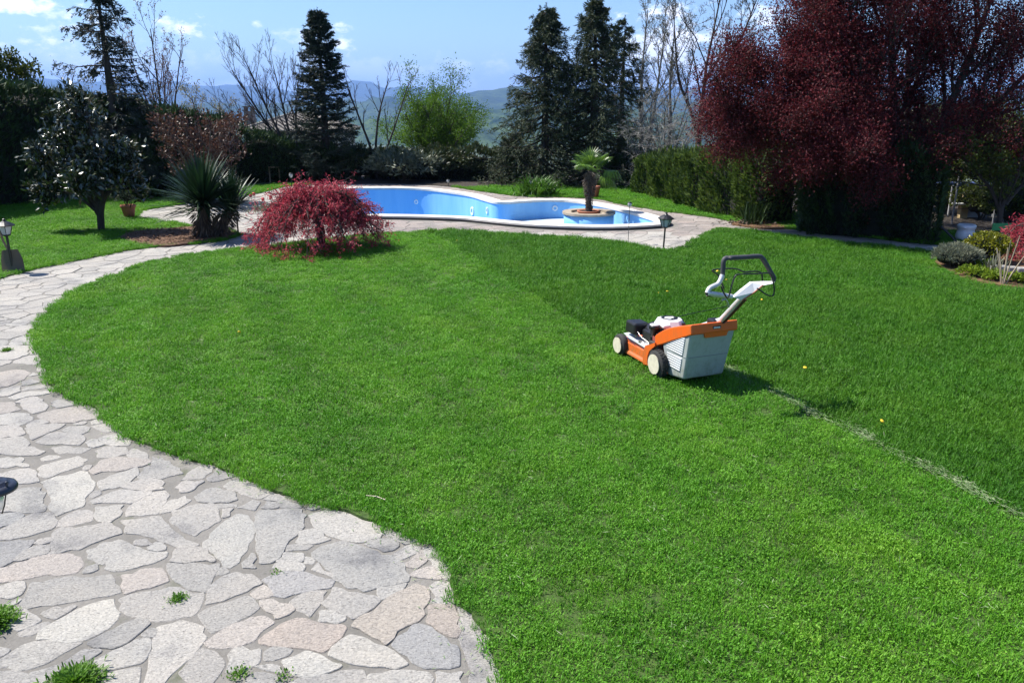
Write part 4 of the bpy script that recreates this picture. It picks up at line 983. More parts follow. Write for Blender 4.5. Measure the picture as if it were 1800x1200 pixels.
tree('weeping_shrub', 'tangled grey leafless shrub arching over the end of the right hedge', 'shrub', xr, yr, 0, fan(12, zat(yr, 175), 1.1, seed=11, r0=.03, r1=.008), [dict(n=10, t0=.3, len=.5, ang=50, up=-.05, cur=-.12, wob=.14, k=6, rad=.55), dict(n=6, t0=.2, len=.5, ang=45, cur=-.08, wob=.16, k=5, rad=.6, rmin=.004), dict(n=4, t0=.2, len=.5, ang=40, cur=-.05, wob=.18, k=4, rad=.7, rmin=.0035)], (BK['twig'], BK['pale']), FO['budgrey'], 1, (.03, .02), .02, seed=41)

# ---- purple plum
yp = 13.4; xp = xat(1565, yp)
tp = [([(0, 0, -.1), (-.10, 0, .9), (-.75, -.1, 2.1), (-1.35, -.1, 3.5)], .13, .03), ([(.1, 0, -.1), (.05, .1, 1.0), (-.2, .2, 2.4), (-.5, .3, 4.4)], .13, .03), ([(.2, 0, -.1), (.3, 0, 1.0), (.7, -.1, 2.3), (1.1, -.1, 4.1)], .12, .03), ([(.25, .1, -.1), (.45, .1, .8), (1.3, .1, 1.9), (2.4, .1, 3.2)], .10, .025), ([(.1, -.1, -.1), (-.15, -.2, .8), (-1.1, -.4, 1.4), (-2.1, -.5, 1.75)], .09, .02), ([(.0, -.1, .5), (-.4, -.2, 1.1), (-1.3, -.2, 1.9), (-2.0, -.2, 2.7)], .08, .02), ([(.0, -.1, .5), (-.3, -.5, 1.0), (-.9, -.9, 1.3), (-1.5, -1.0, 1.45)], .06, .015), ([(-.1, -.1, .7), (-.9, -.1, 1.5), (-2.0, .1, 2.1), (-2.75, .2, 2.35)], .07, .015), ([(-.1, .1, .9), (-.8, .2, 2.0), (-1.3, .3, 2.9), (-1.55, .3, 3.7)], .08, .015), ([(-.1, 0, .6), (-.8, .2, 1.2), (-1.9, .3, 1.6), (-2.7, .3, 1.65)], .06, .012), ([(.15, .1, 0), (.3, .5, 1.2), (.4, 1.0, 2.6), (.4, 1.3, 4.0)], .09, .02)]
tree('plum_tree', 'large spreading plum tree with dark purple-red leaves on the right', 'tree', xp, yp, 0, tp, [dict(n=12, t0=.3, len=.42, ang=48, up=.22, wob=.11, cur=.04, k=7, rad=.5, tp=.7), dict(n=9, t0=.12, len=.5, ang=44, up=.10, wob=.13, k=6, rad=.55), dict(n=6, t0=.1, len=.6, ang=44, up=.1, wob=.14, k=5, rad=.6, rmin=.003)], (BK['dark'], BK['dark']), FO['prunus'], 42, (.040, .021), .13, seed=51, lt0=.0)
yo = 12.6; xo = xat(1752, yo)
tree('leaning_tree', 'small dark-trunked tree with dim green leaves at the right edge', 'tree', xo, yo, 0, [([(0, 0, -.1), (-.03, 0, .5), (.05, 0, 1.0), (.35, 0, 1.6)], .05, .02), ([(0, 0, .4), (-.2, 0, .8), (-.5, .1, 1.15), (-.8, .1, 1.4)], .035, .012), ([(.02, 0, .6), (.3, .1, .9), (.7, .1, 1.2), (1.2, .1, 1.5)], .035, .012)], [dict(n=10, t0=.25, len=.5, ang=50, up=.1, wob=.13, k=6, rad=.5), dict(n=6, t0=.2, len=.5, ang=45, wob=.14, k=5, rad=.6), dict(n=4, t0=.2, len=.5, ang=45, wob=.14, k=4, rad=.7)], (BK['dark'], BK['dark']), FO['oak'], 7, (.06, .035), .05, seed=52)
bush('backdrop_shrub', 'loose green shrub behind the fence at the far right edge', xat(1790, 17), 17, 0, 2.0, 1.0, 2.1, FO['oak'], 58, 9000, (.08, .045), .2, core=.6)
bush('backdrop_shrub', 'broad dim green shrub behind the shed at right', xat(1690, 19), 19.5, 0, 2.6, 1.2, 2.2, FO['mixed'], 59, 9000, (.09, .05), .2, core=.7)
bush('backdrop_shrub', 'dark green shrub filling the gap behind the plum trunk', xat(1480, 17), 17.0, 0, 1.5, 1.0, 1.5, FO['mixed'], 60, 9000, (.09, .05), .2, core=.75)

bush('fence_shrub', 'light green shrub behind the wire fence left of the tan post', xat(1668, 15.6), 15.8, 0, .5, .4, .8, FO['oak'], 78, 1500, (.06, .035), .2, core=.6)
bush('fence_shrub', 'light green shrub between the shed and the dark-trunked tree', xat(1728, 14.9), 15.0, 0, .5, .4, .75, FO['oak'], 79, 1500, (.06, .035), .2, core=.6)
bush('fence_shrub', 'yellow-green leafy shrub right of the dark trunk behind the green seat', xat(1775, 14.0), 14.0, 0, .6, .4, .85, FO['oak'], 80, 1800, (.06, .035), .2, core=.6)
# ---- laceleaf maple: stems arch out of a short trunk and hang to the ground
def laceleaf(name, label, x, y, rx, ry, h, seed, nb=90, per=14, leaves=7, ls=(.046, .013)):
    r = R(seed); t = thing(name, label, 'maple', (x, y, ZL), 0)
    G().tube([(0, 0, -.05), (.03, .02, h * .25), (-.02, 0, h * .5), (.02, 0, h * .72)], [.075, .06, .05, .04], 9).obj('trunk', BK['dark'], t)
    B = []; Rd = []
    for i in range(nb):
        a = 6.283 * i / nb * 2.618 + r.random() * .5; lev = r.random(); L = (.22 + .78 * r.random() ** .62); z0 = h * (.40 + .36 * lev); s = np.linspace(0, 1, 8)[:, None]
        rise = h * (.97 - z0 / h) * r.uniform(.55, 1.0) * (1 - .35 * L); drop = h * r.uniform(.75, 1.1) * L ** 1.5
        d = np.array([math.cos(a) * rx, math.sin(a) * ry, 0]) * L * r.uniform(.85, 1.08)
        pts = np.array([0, 0, z0]) + d * s ** .85 + np.array([0, 0, 1.]) * (rise * np.sin(np.minimum(1, s * 1.7) * 1.57) - drop * np.maximum(0, s - .32) ** 1.35 * 1.25) + r.normal(0, .02, (8, 3)) * s
        pts[:, 2] = np.maximum(pts[:, 2], .05); B.append(pts); Rd.append(np.linspace(.02, .005, 8))
    B = np.array(B); g = G(); g.tubes(B, np.array(Rd), 4)
    sk = grow(r, [(b, .012, .004) for b in B], [dict(n=per, t0=.2, len=.28, ang=48, up=-.05, cur=-.07, wob=.13, k=5, rad=.6, tap=.3, rmin=.002), dict(n=4, t0=.15, len=.5, ang=40, up=-.05, cur=-.08, wob=.15, k=4, rad=.7, rmin=.0015)])
    for P, Rr in sk[1:]: P[:, :, 2] = np.maximum(P[:, :, 2], .03); g.tubes(P, Rr, 3)
    p, d = along(r, sk[-1][0], leaves, .1); n = len(p); dd = unit(d * .5 + rsph(r, n) * .8 + np.array([0, 0, -.25])); g.leaves(p + r.normal(0, .012, p.shape), dd, unit(rsph(r, n) + np.array([0, 0, .8])), ls[0] * r.uniform(.6, 1.4, n), ls[1] * r.uniform(.7, 1.4, n), .15, 1)
    g.obj('crown', [BK['dark'], FO['maple']], t); return t
mx, my = at(563, 440)
laceleaf('laceleaf_maple', 'mounded red laceleaf maple at the lawn edge before the pool', mx, my, 1.05, .92, zat(my, 308) * .93, 61)
mx2, my2 = at(1822, 455); laceleaf('laceleaf_maple', 'dark red laceleaf maple half cut off by the right edge', mx2, my2, .62, .55, .62, 62, 36, 12, 6)

# ---- magnolia
ym = 13.7; xm_ = xat(178, ym)
tm_ = [([(0, 0, -.05), (.02, 0, .35), (-.12, 0, .8), (-.35, 0, 1.5)], .06, .02), ([(0, 0, -.05), (.05, .02, .4), (.15, 0, 1.0), (.05, 0, 2.0)], .06, .018), ([(.02, 0, .2), (.15, -.05, .55), (.45, 0, .9), (.62, 0, 1.25)], .05, .015), ([(.02, 0, .25), (-.2, .1, .6), (-.6, .1, .9), (-.8, .1, 1.2)], .05, .015), ([(0, 0, .3), (.2, -.1, .6), (.5, -.2, .75), (.75, -.2, .7)], .03, .01), ([(0, 0, .3), (-.25, -.1, .6), (-.55, -.2, .7), (-.8, -.2, .62)], .03, .01), ([(0, 0, .5), (.1, -.3, .8), (.1, -.5, .9), (.15, -.7, .85)], .03, .01), ([(0, 0, .5), (0, 0, 1.2), (-.15, 0, 1.6), (-.12, 0, 2.05)], .05, .012)]
tree('magnolia_tree', 'broadleaf evergreen with dark glossy leaves on the left lawn', 'tree', xm_, ym, ZL, tm_, [dict(n=9, t0=.35, len=.42, ang=46, up=.25, wob=.11, k=6, rad=.5), dict(n=6, t0=.2, len=.5, ang=44, up=.2, wob=.14, k=5, rad=.6, rmin=.004)], (BK['dark'], BK['dark']), FO['magnolia'], 14, (.115, .052), .06, seed=63, lt0=.15, updir=.2, nb=1.3)

# ---- brown shrub behind the yucca
ybr = 17.3; xbr = xat(362, ybr)
tree('hydrangea_shrub', 'rounded brown-red shrub with dry twigs behind the spiky yucca', 'shrub', xbr, ybr, ZL, fan(14, zat(ybr, 210) * .95, 1.0, seed=14, r0=.025, r1=.008), [dict(n=7, t0=.3, len=.36, ang=42, up=.1, wob=.13, k=5, rad=.6), dict(n=5, t0=.2, len=.5, ang=42, wob=.15, k=4, rad=.7, rmin=.003)], (BK['twig'], BK['twig']), FO['brown'], 8, (.075, .045), .05, seed=64)

# ---- shrubs behind the pool
bush('leafy_shrub', 'pale grey-green leafy shrub behind the left end of the pool', xat(708, 22.4), 22.4, 0, 1.0, .6, zat(22.4, 268) , FO['greyleaf'], 65, 2300, (.13, .055), .26, core=.6, hollow=.35)
bush('leafy_shrub', 'dark shrub between the fir and the pale leafy shrub', xat(632, 23.2), 23.2, 0, .8, .5, .95, FO['mixed'], 66, 3600, (.09, .05), .16, core=.75)
bush('leafy_shrub', 'olive-green shrub under the bright spring tree behind the pool', xat(775, 23.0), 23.0, 0, 1.0, .55, zat(23, 262), FO['mixed'], 67, 5200, (.08, .045), .16, core=.6)
bush('leafy_shrub', 'dark green low shrub at the foot of the leaning leafless tree', xat(492, 23.4), 23.2, 0, .8, .5, .95, FO['thuja_dark'], 68, 4000, (.10, .045), .14, core=.8)
bush('leafy_shrub', 'shadowed shrub under the tall spruces beside the right hedge', xat(1112, 21.4), 21.6, 0, .7, .6, .9, FO['thuja_dark'], 69, 4000, (.10, .045), .14, core=.8)

# ---- right flower bed
lx, ly = at(1677, 472)
bush('lavender_bush', 'low grey-green lavender cushion at the near corner of the right bed', lx, ly, ZL, .31, .26, zat(ly, 434), FO['lavender'], 70, 4200, (.05, .011), .10, core=.8, updir=.9)
ex, ey = at(1730, 463); bush('euonymus_bush', 'round yellow-green clipped bush in the right bed', ex, ey, ZL, .30, .28, zat(ey, 410) - .02, FO['euony'], 71, 3000, (.04, .026), .06, core=.85)
for (a, b, rr_, h_, lab, sd) in ((1712, 488, .17, .11, 'lime-green ground-cover clump below the lavender cushion', 72), (1745, 494, .16, .10, 'lime-green ground-cover clump in front of the bare upright stems', 73), (1795, 500, .15, .10, 'lime-green ground-cover clump at the right frame edge', 74), (1722, 474, .12, .12, 'small lime clump tucked against the round yellow-green bush', 75)):
    q = at(a, b); bush('groundcover_plant', lab, q[0], q[1], ZL, rr_, rr_, h_, FO['lime'], sd, 420, (.045, .034), .15, core=.5, stems=3, cat='plant')
def stemplant(name, label, x, y, n, h, sp, mat, seed, r0=.008, cat='plant'):
    r = R(seed); t = thing(name, label, cat, (x, y, ZL), 0)
    for i in range(n):
        a = 6.283 * i / n + r.random(); d = np.array([math.cos(a), math.sin(a) * .7, 0]) * sp * r.uniform(.4, 1.1); hh_ = h * r.uniform(.55, 1.0); s = np.linspace(0, 1, 6)[:, None]
        G().tube(np.array([0, 0, -.02]) + d * s ** 1.2 * .9 + np.array([d[0] * .12, d[1] * .12, 0]) + np.array([0, 0, hh_]) * s, np.linspace(r0, r0 * .5, 6), 5).obj('stem', mat, t)
    return t
q = at(1762, 502); stemplant('stem_bundle', 'bundle of bare pale upright stems in the right bed', q[0], q[1], 11, .66, .24, plain('pale_stem', (.33, .27, .19), .8), 76, .0085)

def blades(name, label, x, y, zg, n, L, wd, leaf, seed, dome=0, spread=.8, droop=.5, base=.04, cat='plant', parts=False, elev=(.3, 1.4), trunk=None, yw=1.0):
    """clump of strap or sword leaves, each a bent strip"""
    r = R(seed); t = thing(name, label, cat, (x, y, zg), 0); k = 5; s = np.linspace(0, 1, k); g = G(); kinds = []
    def strip(el, Lb, w, dr):
        V = []; px_, pz_ = 0., 0.; e = el
        for i in range(k):
            ww = w * (1 - s[i] ** 2.2) * .5 + .0012; ww *= (.75 + .6 * math.sin(s[i] * 2.6)); V += [(px_, -ww, pz_ + ww * .35), (px_, 0, pz_), (px_, ww, pz_ + ww * .35)]
            px_ += Lb / (k - 1) * math.cos(e); pz_ += Lb / (k - 1) * math.sin(e); e -= dr / (k - 1) * (.4 + 1.2 * s[i])
        return V, [(i * 3 + j, i * 3 + j + 1, i * 3 + j + 4, i * 3 + j + 3) for i in range(k - 1) for j in range(2)]
    if parts:
        heads = trunk; nv = 14; ms = []
        for i in range(nv):
            el = elev[0] + (elev[1] - elev[0]) * i / (nv - 1); V, Fa = strip(el, L, wd, droop * r.uniform(.3, 1.2) * (1.2 - .6 * i / nv)); ms.append(G().add(V, Fa, 0, True).mesh('leaf', leaf))
        for (hx, hy, hz, cnt, sc) in heads:
            for i in range(cnt):
                m_ = ms[min(nv - 1, int(nv * r.random() ** .85))]; o = link('leaf', m_, t); a = r.random() * 6.283; o.location = (hx + math.cos(a) * .03, hy + math.sin(a) * .03, hz + r.uniform(-.10, .12)); o.rotation_euler = (r.normal(0, .06), 0, a); q_ = sc * r.uniform(.75, 1.12); o.scale = (q_, q_, q_)
    else:
        for i in range(n):
            V, Fa = strip(r.uniform(*elev), L * r.uniform(.6, 1.1), wd * r.uniform(.7, 1.2), droop * r.uniform(.4, 1.5)); V = np.array(V); a = r.random() * 6.283; c_, s_ = math.cos(a), math.sin(a); b = base * r.random()
            V = np.stack([(V[:, 0] + b) * c_ - V[:, 1] * s_, ((V[:, 0] + b) * s_ + V[:, 1] * c_) * yw, V[:, 2]], 1) ; ox, oy = r.normal(0, base), r.normal(0, base) * yw; V = V + np.array([ox, oy, dome * math.exp(-(ox * ox + oy * oy) / (1.6 * base * base)) if dome else 0]); g.add(V, Fa, 0, True)
        g.obj('foliage', leaf, t)
    return t
yyx, yyy = at(362, 419)
def yz(py, y): return zat(y, py)
yt = blades('yucca_plant', 'big spiky dark green yucca with two trunks beside the walk', yyx, yyy, ZL, 0, .86, .036, FO['yucca'], 81, droop=.6, cat='yucca', parts=True, elev=(-.12, 1.52), trunk=[(.02, 0, .50, 195, 1.0), (.42, .12, .44, 95, .76)])
r_ = R(181); n = 520; hd = r_.random(n) < .65; az = r_.random(n) * 6.283; el = -.1 + 1.6 * r_.random(n) ** .8; Lh = np.where(hd, .80, .58) * r_.uniform(.7, 1.1, n); base_ = np.where(hd[:, None], np.array([.02, 0, .5]), np.array([.42, .12, .44])); h_ = np.stack([np.cos(az), np.sin(az), np.zeros(n)], 1); s_ = np.linspace(0, 1, 5)[None, :, None]
e_ = el[:, None, None] - .45 * s_ ** 1.3 * (1.1 - .5 * el[:, None, None]); Pm = base_[:, None] + np.concatenate([np.zeros((n, 1, 3)), np.cumsum((h_[:, None] * np.cos(e_[:, :4]) + np.array([0, 0, 1.]) * np.sin(e_[:, :4])) * (Lh / 4)[:, None, None], 1)], 1); sd_ = np.cross(h_, np.array([0, 0, 1.]))[:, None] * (np.array([.4, .9, 1, .7, .06]) * .015)[None, :, None]
V_ = np.stack([Pm - sd_, Pm + sd_], 2).reshape(-1, 3); i_ = np.arange(n)[:, None] * 10 + np.arange(4)[None] * 2; g = G(); g.add(V_, np.stack([i_, i_ + 1, i_ + 3, i_ + 2], -1).reshape(-1, 4), 0, True); tag(g.obj('inner_leaves', FO['yucca'], yt), kind='stuff')
tg = G(); tg.tube([(0, 0, -.05), (.0, 0, .2), (.02, 0, .5)], [.14, .11, .09], 10).obj('trunk', BK['brown'], yt)
G().tube([(.12, .03, -.03), (.26, .08, .18), (.42, .12, .42)], [.10, .085, .07], 10).obj('trunk', BK['brown'], yt)
r_ = R(82); g = G(); n = 900; a = r_.random(n) * 6.283; zz = r_.random(n) * .5; p = np.stack([np.cos(a) * .12, np.sin(a) * .12, zz], 1); p[450:, 0] += .12 + zz[450:] * .62; p[450:, 1] += .1
p = p[zz < .42]; a = a[zz < .42]; n = len(p)
g.leaves(p, unit(np.stack([np.cos(a), np.sin(a), np.full(n, -1.1)], 1) + rsph(r_, n) * .4), rsph(r_, n), .16, .018, .1); g.obj('dry_leaf_skirt', FO['thatch'], yt)
q = at(946, 347); blades('daylily_clump', 'bright green strap-leaved clump behind the pool coping', q[0], q[1] + .35, ZL, 420, .55, .03, FO['lily'], 83, droop=1.9, base=.17, elev=(.5, 1.5), yw=.7)
q = at(1322, 396); blades('iris_clump', 'upright dark green iris leaves at the foot of the right hedge', q[0], q[1], ZL, 90, .42, .016, FO['thuja'], 84, droop=.5, base=.08, elev=(1.0, 1.55))
q = at(470, 372); blades('tulip_plants', 'grey-green leafy clump with red flowers between yucca and maple', q[0], q[1], ZL, 160, .22, .022, FO['lavender'], 85, droop=.7, base=.16, elev=(.5, 1.5))
q = at(1740, 480); blades('daffodil_leaves', 'small upright grey-green bulb leaves behind the bare stems', q[0], q[1], ZL, 40, .22, .012, FO['lavender'], 86, droop=.3, base=.05, elev=(1.0, 1.55))
redfl = plain('red_petal', (.55, .05, .04), .5)
tp_ = bpy.data.objects['tulip_plants']
for i, (a, b) in enumerate(((441, 346), (476, 349), (447, 343), (462, 352))):
    yq = tp_.location.y + .1; X = xat(a, yq, .25) - tp_.location.x; Z = zat(yq, b) - ZL; g = G()
    g.lathe([(.0, -.02), (.03, .0), (.036, .025), (.028, .05), (.012, .055)], (X, .1, Z), 8, 0); g.tube([(X * .8, .1, 0), (X, .1, Z - .02)], .004, 4, 1); g.obj('flower', [redfl, FO['lavender']], tp_)

# ---- palm on the planter island
pt = thing('palm_tree', 'short fan palm with shaggy trunk in the pool planter', 'palm', (PCX, PCY, .0))
ptop = zat(PCY, 300)
G().tube([(0, 0, -.05), (-.01, 0, .3), (.0, 0, ptop * .7), (.0, 0, ptop)], [.07, .055, .05, .04], 12).obj('trunk', BK['brown'], pt)
r_ = R(91); g = G(); n = 1500; a = r_.random(n) * 6.283; zz = .08 + (ptop - .1) * r_.random(n) ** .8; rr_ = .055 + .015 * (zz / ptop)
g.leaves(np.stack([np.cos(a) * rr_, np.sin(a) * rr_, zz], 1), unit(np.stack([np.cos(a), np.sin(a), np.full(n, -1.0)], 1) + rsph(r_, n) * .5), rsph(r_, n), (.05 + .10 * (zz / ptop) ** 2) * np.where((zz > ptop * .45) & (zz < ptop * .85), 1.05, .6), .010, .1); g.obj('dry_leaf_skirt', FO['thatch'], pt)
def frond(az, el, stalk, size, dr, seed, dead=False):
    r = R(seed); g = G(); d = np.array([math.cos(az), math.sin(az), 0]); tip = d * stalk * math.cos(el) + np.array([0, 0, stalk * math.sin(el)]); s = np.linspace(0, 1, 5)[:, None]
    g.tube(np.array([0, 0, ptop]) + tip * s + np.array([0, 0, .04]) * np.sin(s * 3.14), np.linspace(.011, .006, 5), 5, 0)
    o = np.array([0, 0, ptop]) + tip; fw = unit(tip); sd = unit(np.cross(fw, np.array([0, 0, 1.]))); up = np.cross(sd, fw); n = 26
    for i in range(n):
        an = (i / (n - 1) - .5) * 4.4; dd = fw * math.cos(an) + sd * math.sin(an) + up * .12; L = size * (1 - .25 * abs(an) / 2.2) * r.uniform(.9, 1.05); wv = unit(np.cross(dd, up)) * .014 * size / .3
        m1 = o + dd * L * .55 + up * .0; e = o + dd * L + np.array([0, 0, -1.]) * dr * L; V = [o - wv * .3, m1 - wv, m1 + up * .008, o + wv * .3, m1 + wv, e]
        g.add(V, [(0, 1, 2), (0, 2, 3), (3, 2, 4), (1, 5, 2), (2, 5, 4)], 0)
    return g.obj('frond', FO['palm'] if not dead else FO['thatch'], pt)
for i, (az, el, st, sz, dr) in enumerate(((2.6, .75, .20, .26, .2), (3.3, .5, .2, .24, .3), (1.4, 1.1, .2, .28, .1), (.2, .55, .24, .28, .25), (-.5, .75, .22, .28, .2), (-1.6, .9, .18, .26, .2), (2.0, .3, .2, .24, .35), (-.15, -.05, .36, .27, .8), (.35, -.45, .38, .25, .9), (4.2, .35, .2, .24, .3))):
    frond(az, el, st * 1.05, sz * 1.22, dr, 100 + i)

# ---- weeds in the paving, small tufts
weed = foliage('moss_leaf', [(.04, .12, .008), (.085, .21, .012), (.15, .29, .025)], .5, .35, .3, clump=8)
for i, (a, b, n, L, lab) in enumerate(((130, 1205, 2200, .028, 'grass tuft growing out of the paving at the bottom edge'), (-16, 1098, 1900, .030, 'grass tuft in the paving cut by the left edge'), (313, 1053, 220, .012, 'tiny green moss tuft on a weathered flagstone'), (420, 1186, 130, .013, 'small weed tuft in the joints at the bottom of the walk'), (497, 1190, 60, .012, 'thin weed in a joint right of the bottom weed tuft'), (484, 1008, 24, .01, 'speck of yellow-green moss on a pale flagstone'), (12, 617, 160, .03, 'dark weedy tuft in the walk at the left edge'))):
    q = at(a, b); blades('weed_tuft', lab, q[0], q[1], .006, n, L, .0027, weed, 110 + i, droop=.9, base=.037 if n > 900 else .018, dome=.022 if n > 900 else 0, elev=(.3, 1.5), cat='weed')

# ---------------------------------------------------------------- lawn mower
HEAD = .379; MR = Matrix.Rotation(HEAD, 3, 'Z')
_w = at(1155, 662, ZL); _o = MR @ Vector((-.235, 0, 0)); MROOT = Vector((_w[0] - _o.x, _w[1] - _o.y, ZL))
def mow(px, py, yl=None, xl=None):
    """point in the mower's own frame seen at a photo pixel, on the plane y=yl or x=xl"""
    d = MR.transposed() @ pxdir(px, py); o = MR.transposed() @ (Vector((0, 0, H)) - MROOT)
    t = (yl - o.y) / d.y if yl is not None else (xl - o.x) / d.x
    return o + d * t
def build_mower():
    t = thing('lawn_mower', 'orange petrol lawn mower with grey grass box standing on half-mown lawn', 'lawn mower', MROOT, HEAD)
    def worn(name, c, rough, dirt, amt):
        m = M(name); v = m.coord(); n = m.noise(9, 6, .7, v); d = m.noise(30, 6, .75, v, (1, 1, .4)); k = m.ramp(m.math('ADD', m.math('MULTIPLY', n, .6), m.math('MULTIPLY', d, .4)), [(.48, (0, 0, 0)), (.66, (amt,) * 3)])
        sep = m.node('ShaderNodeSeparateXYZ'); m.L.new(v, sep.inputs[0]); lo = m.ramp(sep.outputs['Z'], [(.06, (.75,) * 3), (.24, (.12,) * 3)]); k2 = m.mix(1.0, k, lo, 'ADD'); k3 = m.mix(1.0, k2, m.ramp(d, [(.35, (.2,) * 3), (.6, (1,) * 3)]), 'MULTIPLY')
        m.col(m.mix(k3, c, dirt)).set(Roughness=rough); m.bump(d, .08, .004); return m.m
    orange = worn('orange_plastic', (.72, .115, .012), .34, (.30, .13, .05), .35); slatm = plain('slat_plastic', (.48, .49, .485), .45, vary=.05); grey = worn('light_grey_plastic', (.38, .40, .395), .45, (.22, .235, .18), .4); black = plain('black_plastic', (.014, .014, .016), .38)
    white = plain('pale_grey_plastic', (.66, .67, .68), .35, vary=.05); rubber = plain('tyre_rubber', (.028, .027, .026), .8); cream = plain('cream_hub', (.60, .55, .42), .5, vary=.14, scale=22)
    steel = plain('steel', (.45, .45, .44), .35, .9); alu = plain('silver_tube', (.62, .61, .60), .35, .3); blue = plain('dark_decal', (.03, .03, .09), .4); grip = plain('grip_foam', (.05, .05, .055), .65)
    # deck
    g = G(); rings = []
    def rr(w, y0, y1, z, c=.09, n=5):
        P = []
        for (cx, cy, a0) in ((w - c, y1 - c, 0), (-w + c, y1 - c, 90), (-w + c, y0 + c, 180), (w - c, y0 + c, 270)):
            for k in range(n): a = math.radians(a0 + 90 * k / (n - 1)); P.append((cx + c * math.cos(a), cy + c * math.sin(a), z))
        return P
    for w, y0, y1, z in ((.225, -.10, .70, .045), (.222, -.10, .70, .06), (.208, -.09, .69, .075), (.205, -.09, .685, .135), (.185, -.08, .66, .165), (.15, -.05, .60, .178)): rings.append(rr(w, y0, y1, z))
    n = len(rings[0]); V = [p for q in rings for p in q]; Fa = [(i * n + k, i * n + (k + 1) % n, (i + 1) * n + (k + 1) % n, (i + 1) * n + k) for i in range(len(rings) - 1) for k in range(n)] + [tuple(range((len(rings) - 1) * n, len(rings) * n))]
    g.add(V, Fa, 0, False); g.obj('deck', orange, t)
    g = G()
    for s in (-1, 1): g.prism([(.08, .165), (.52, .185), (.60, .205), (.56, .215), (.30, .190), (.10, .19)], s * .215, s * .135, 0, lambda x, y, z: (z, x, y))
    g.obj('deck_wing', white, t)
    g = G(); g.prism([(.10, .150), (.26, .158), (.26, .172), (.10, .164)], -.2165, -.2145, 0, lambda x, y, z: (z, x, y)); g.prism([(.40, .165), (.57, .178), (.57, .186), (.44, .178)], -.2165, -.2145, 0, lambda x, y, z: (z, x, y)); g.obj('decal', blue, t)
    # wheels
    def wheel(x, y, r, w, tread):
        g = G(); s = -1 if x < 0 else 1
        g.lathe([(r * .70, -w / 2), (r * .94, -w / 2), (r, -w * .32), (r, w * .32), (r * .94, w / 2), (r * .70, w / 2)], (x, y, r), 30, 0, True, 'X')
        for k in range(tread):
            a = 2 * math.pi * k / tread
            for q in (-1, 1): g.box((x + q * w * .22, y + math.sin(a + q * .06) * r * 1.005, r + math.cos(a + q * .06) * r * 1.005), (w * .42, r * .13, r * .055), 0, 0, Matrix.Rotation(-a - q * .06, 3, 'X'))
        o = g.obj('wheel', rubber, t)
        g = G(); g.lathe([(0, -.006), (r * .20, -.006), (r * .22, -.002), (r * .60, -.004), (r * .62, -.010), (r * .70, -.006), (r * .73, -.016)], (0, 0, 0), 26, 0, False, 'X')
        for V_ in g.V: V_[:, 0] *= (-1 if s > 0 else 1) ; V_ += np.array([x + s * w * .5, y, r], dtype=np.float32)
        g.lathe([(r * .26, 0), (r * .26, .006), (r * .22, .006), (r * .22, 0)], (x + s * w * .5 - (.006 if s < 0 else 0), y - r * .22, r - r * .36), 14, 0, True, 'X')
        g.obj('rim', cream, o)
    for x in (-.235, .235): wheel(x, 0, .112, .055, 26)
    for x in (-.225, .225): wheel(x, .62, .095, .05, 0)
    G().tube([(-.23, .62, .095), (.23, .62, .095)], .009, 8).tube([(-.23, 0, .112), (.23, 0, .112)], .009, 8).obj('axle', steel, t)
    # engine
    g = G(); g.box((0, .33, .205), (.22, .24, .07), 0, .015); g.lathe([(.17, .215), (.175, .25), (.172, .30), (.150, .325), (.0, .33)], (.02, .31, 0), 30); g.box((-.10, .30, .25), (.14, .15, .10), 0, .015)
    g.obj('engine', black, t)
    g = G(); g.box((-.155, .475, .285), (.15, .16, .105), 0, .018, Matrix.Rotation(.06, 3, 'Y')); g.obj('air_filter', black, t)
    g = G(); g.lathe([(.135, .328), (.132, .345), (.108, .384), (.08, .393), (.0, .395)], (.04, .29, 0), 9, 0, False); g.box((-.05, .22, .352), (.07, .09, .03), 0, .012); o = g.obj('engine_cover', white, t)
    g = G()
    for k in range(5): g.box((.165 - .006 * k, .27 + .0 * k, .345 + .009 * k), (.014, .04, .004), 0, 0)
    g.lathe([(.070, .3935), (.070, .397), (.045, .397), (.045, .3935)], (.04, .29, 0), 22); g.box((.115, .185, .352), (.028, .03, .035), 0, .004, Matrix.Rotation(-.5, 3, 'Z')); g.obj('vent', black, o)
    g = G(); c = Vector((-.135, .235, .31)); g.lathe([(.034, -.045), (.034, .02), (.046, .022), (.048, .05), (.04, .056), (0, .056)], c, 18); o = g.obj('fuel_cap', black, t)
    g = G(); g.lathe([(.043, .0565), (.040, .060), (0, .060)], c, 18); g.obj('cap_top', alu, o)
    g = G(); g.tube([(-.20, .40, .275), (-.205, .33, .245), (-.20, .22, .225), (-.2, .20, .21)], .0035, 6); g.box((-.205, .335, .20), (.02, .03, .022), 0, .003); g.box((-.205, .41, .23), (.012, .018, .02), 0, .003); g.tube([(-.16, .16, .31), (-.15, .14, .29), (-.12, .13, .30)], .003, 6); g.tube([(-.205, .31, .195), (-.20, .26, .175)], .005, 6); g.obj('throttle_linkage', steel, t)
    g = G(); g.box((-.165, .135, .21), (.075, .13, .075), 0, .008); g.obj('shroud', plain('dark_grey_plastic', (.05, .05, .048), .5), t)
    g = G(); g.prism([(.19, .20), (.255, .20), (.255, .235), (.19, .235)], -.1735, -.171, 0, lambda x, y, z: (z, x - .06, y + .05)); g.obj('engine_label', plain('red_label', (.30, .07, .06), .5), t)
    # rear housing: lid and fenders
    XS = -.205
    lid = [mow(a, b, xl=XS) for a, b in ((1152, 590), (1157, 586), (1162, 583), (1168, 579.5), (1175, 577), (1185, 574.5), (1195, 573), (1206, 571.6), (1216, 571), (1216, 589), (1202, 593), (1182, 599), (1165, 605), (1152, 608))]
    prof = [(p.y, p.z) for p in lid]; g = G(); n = len(prof); V = []
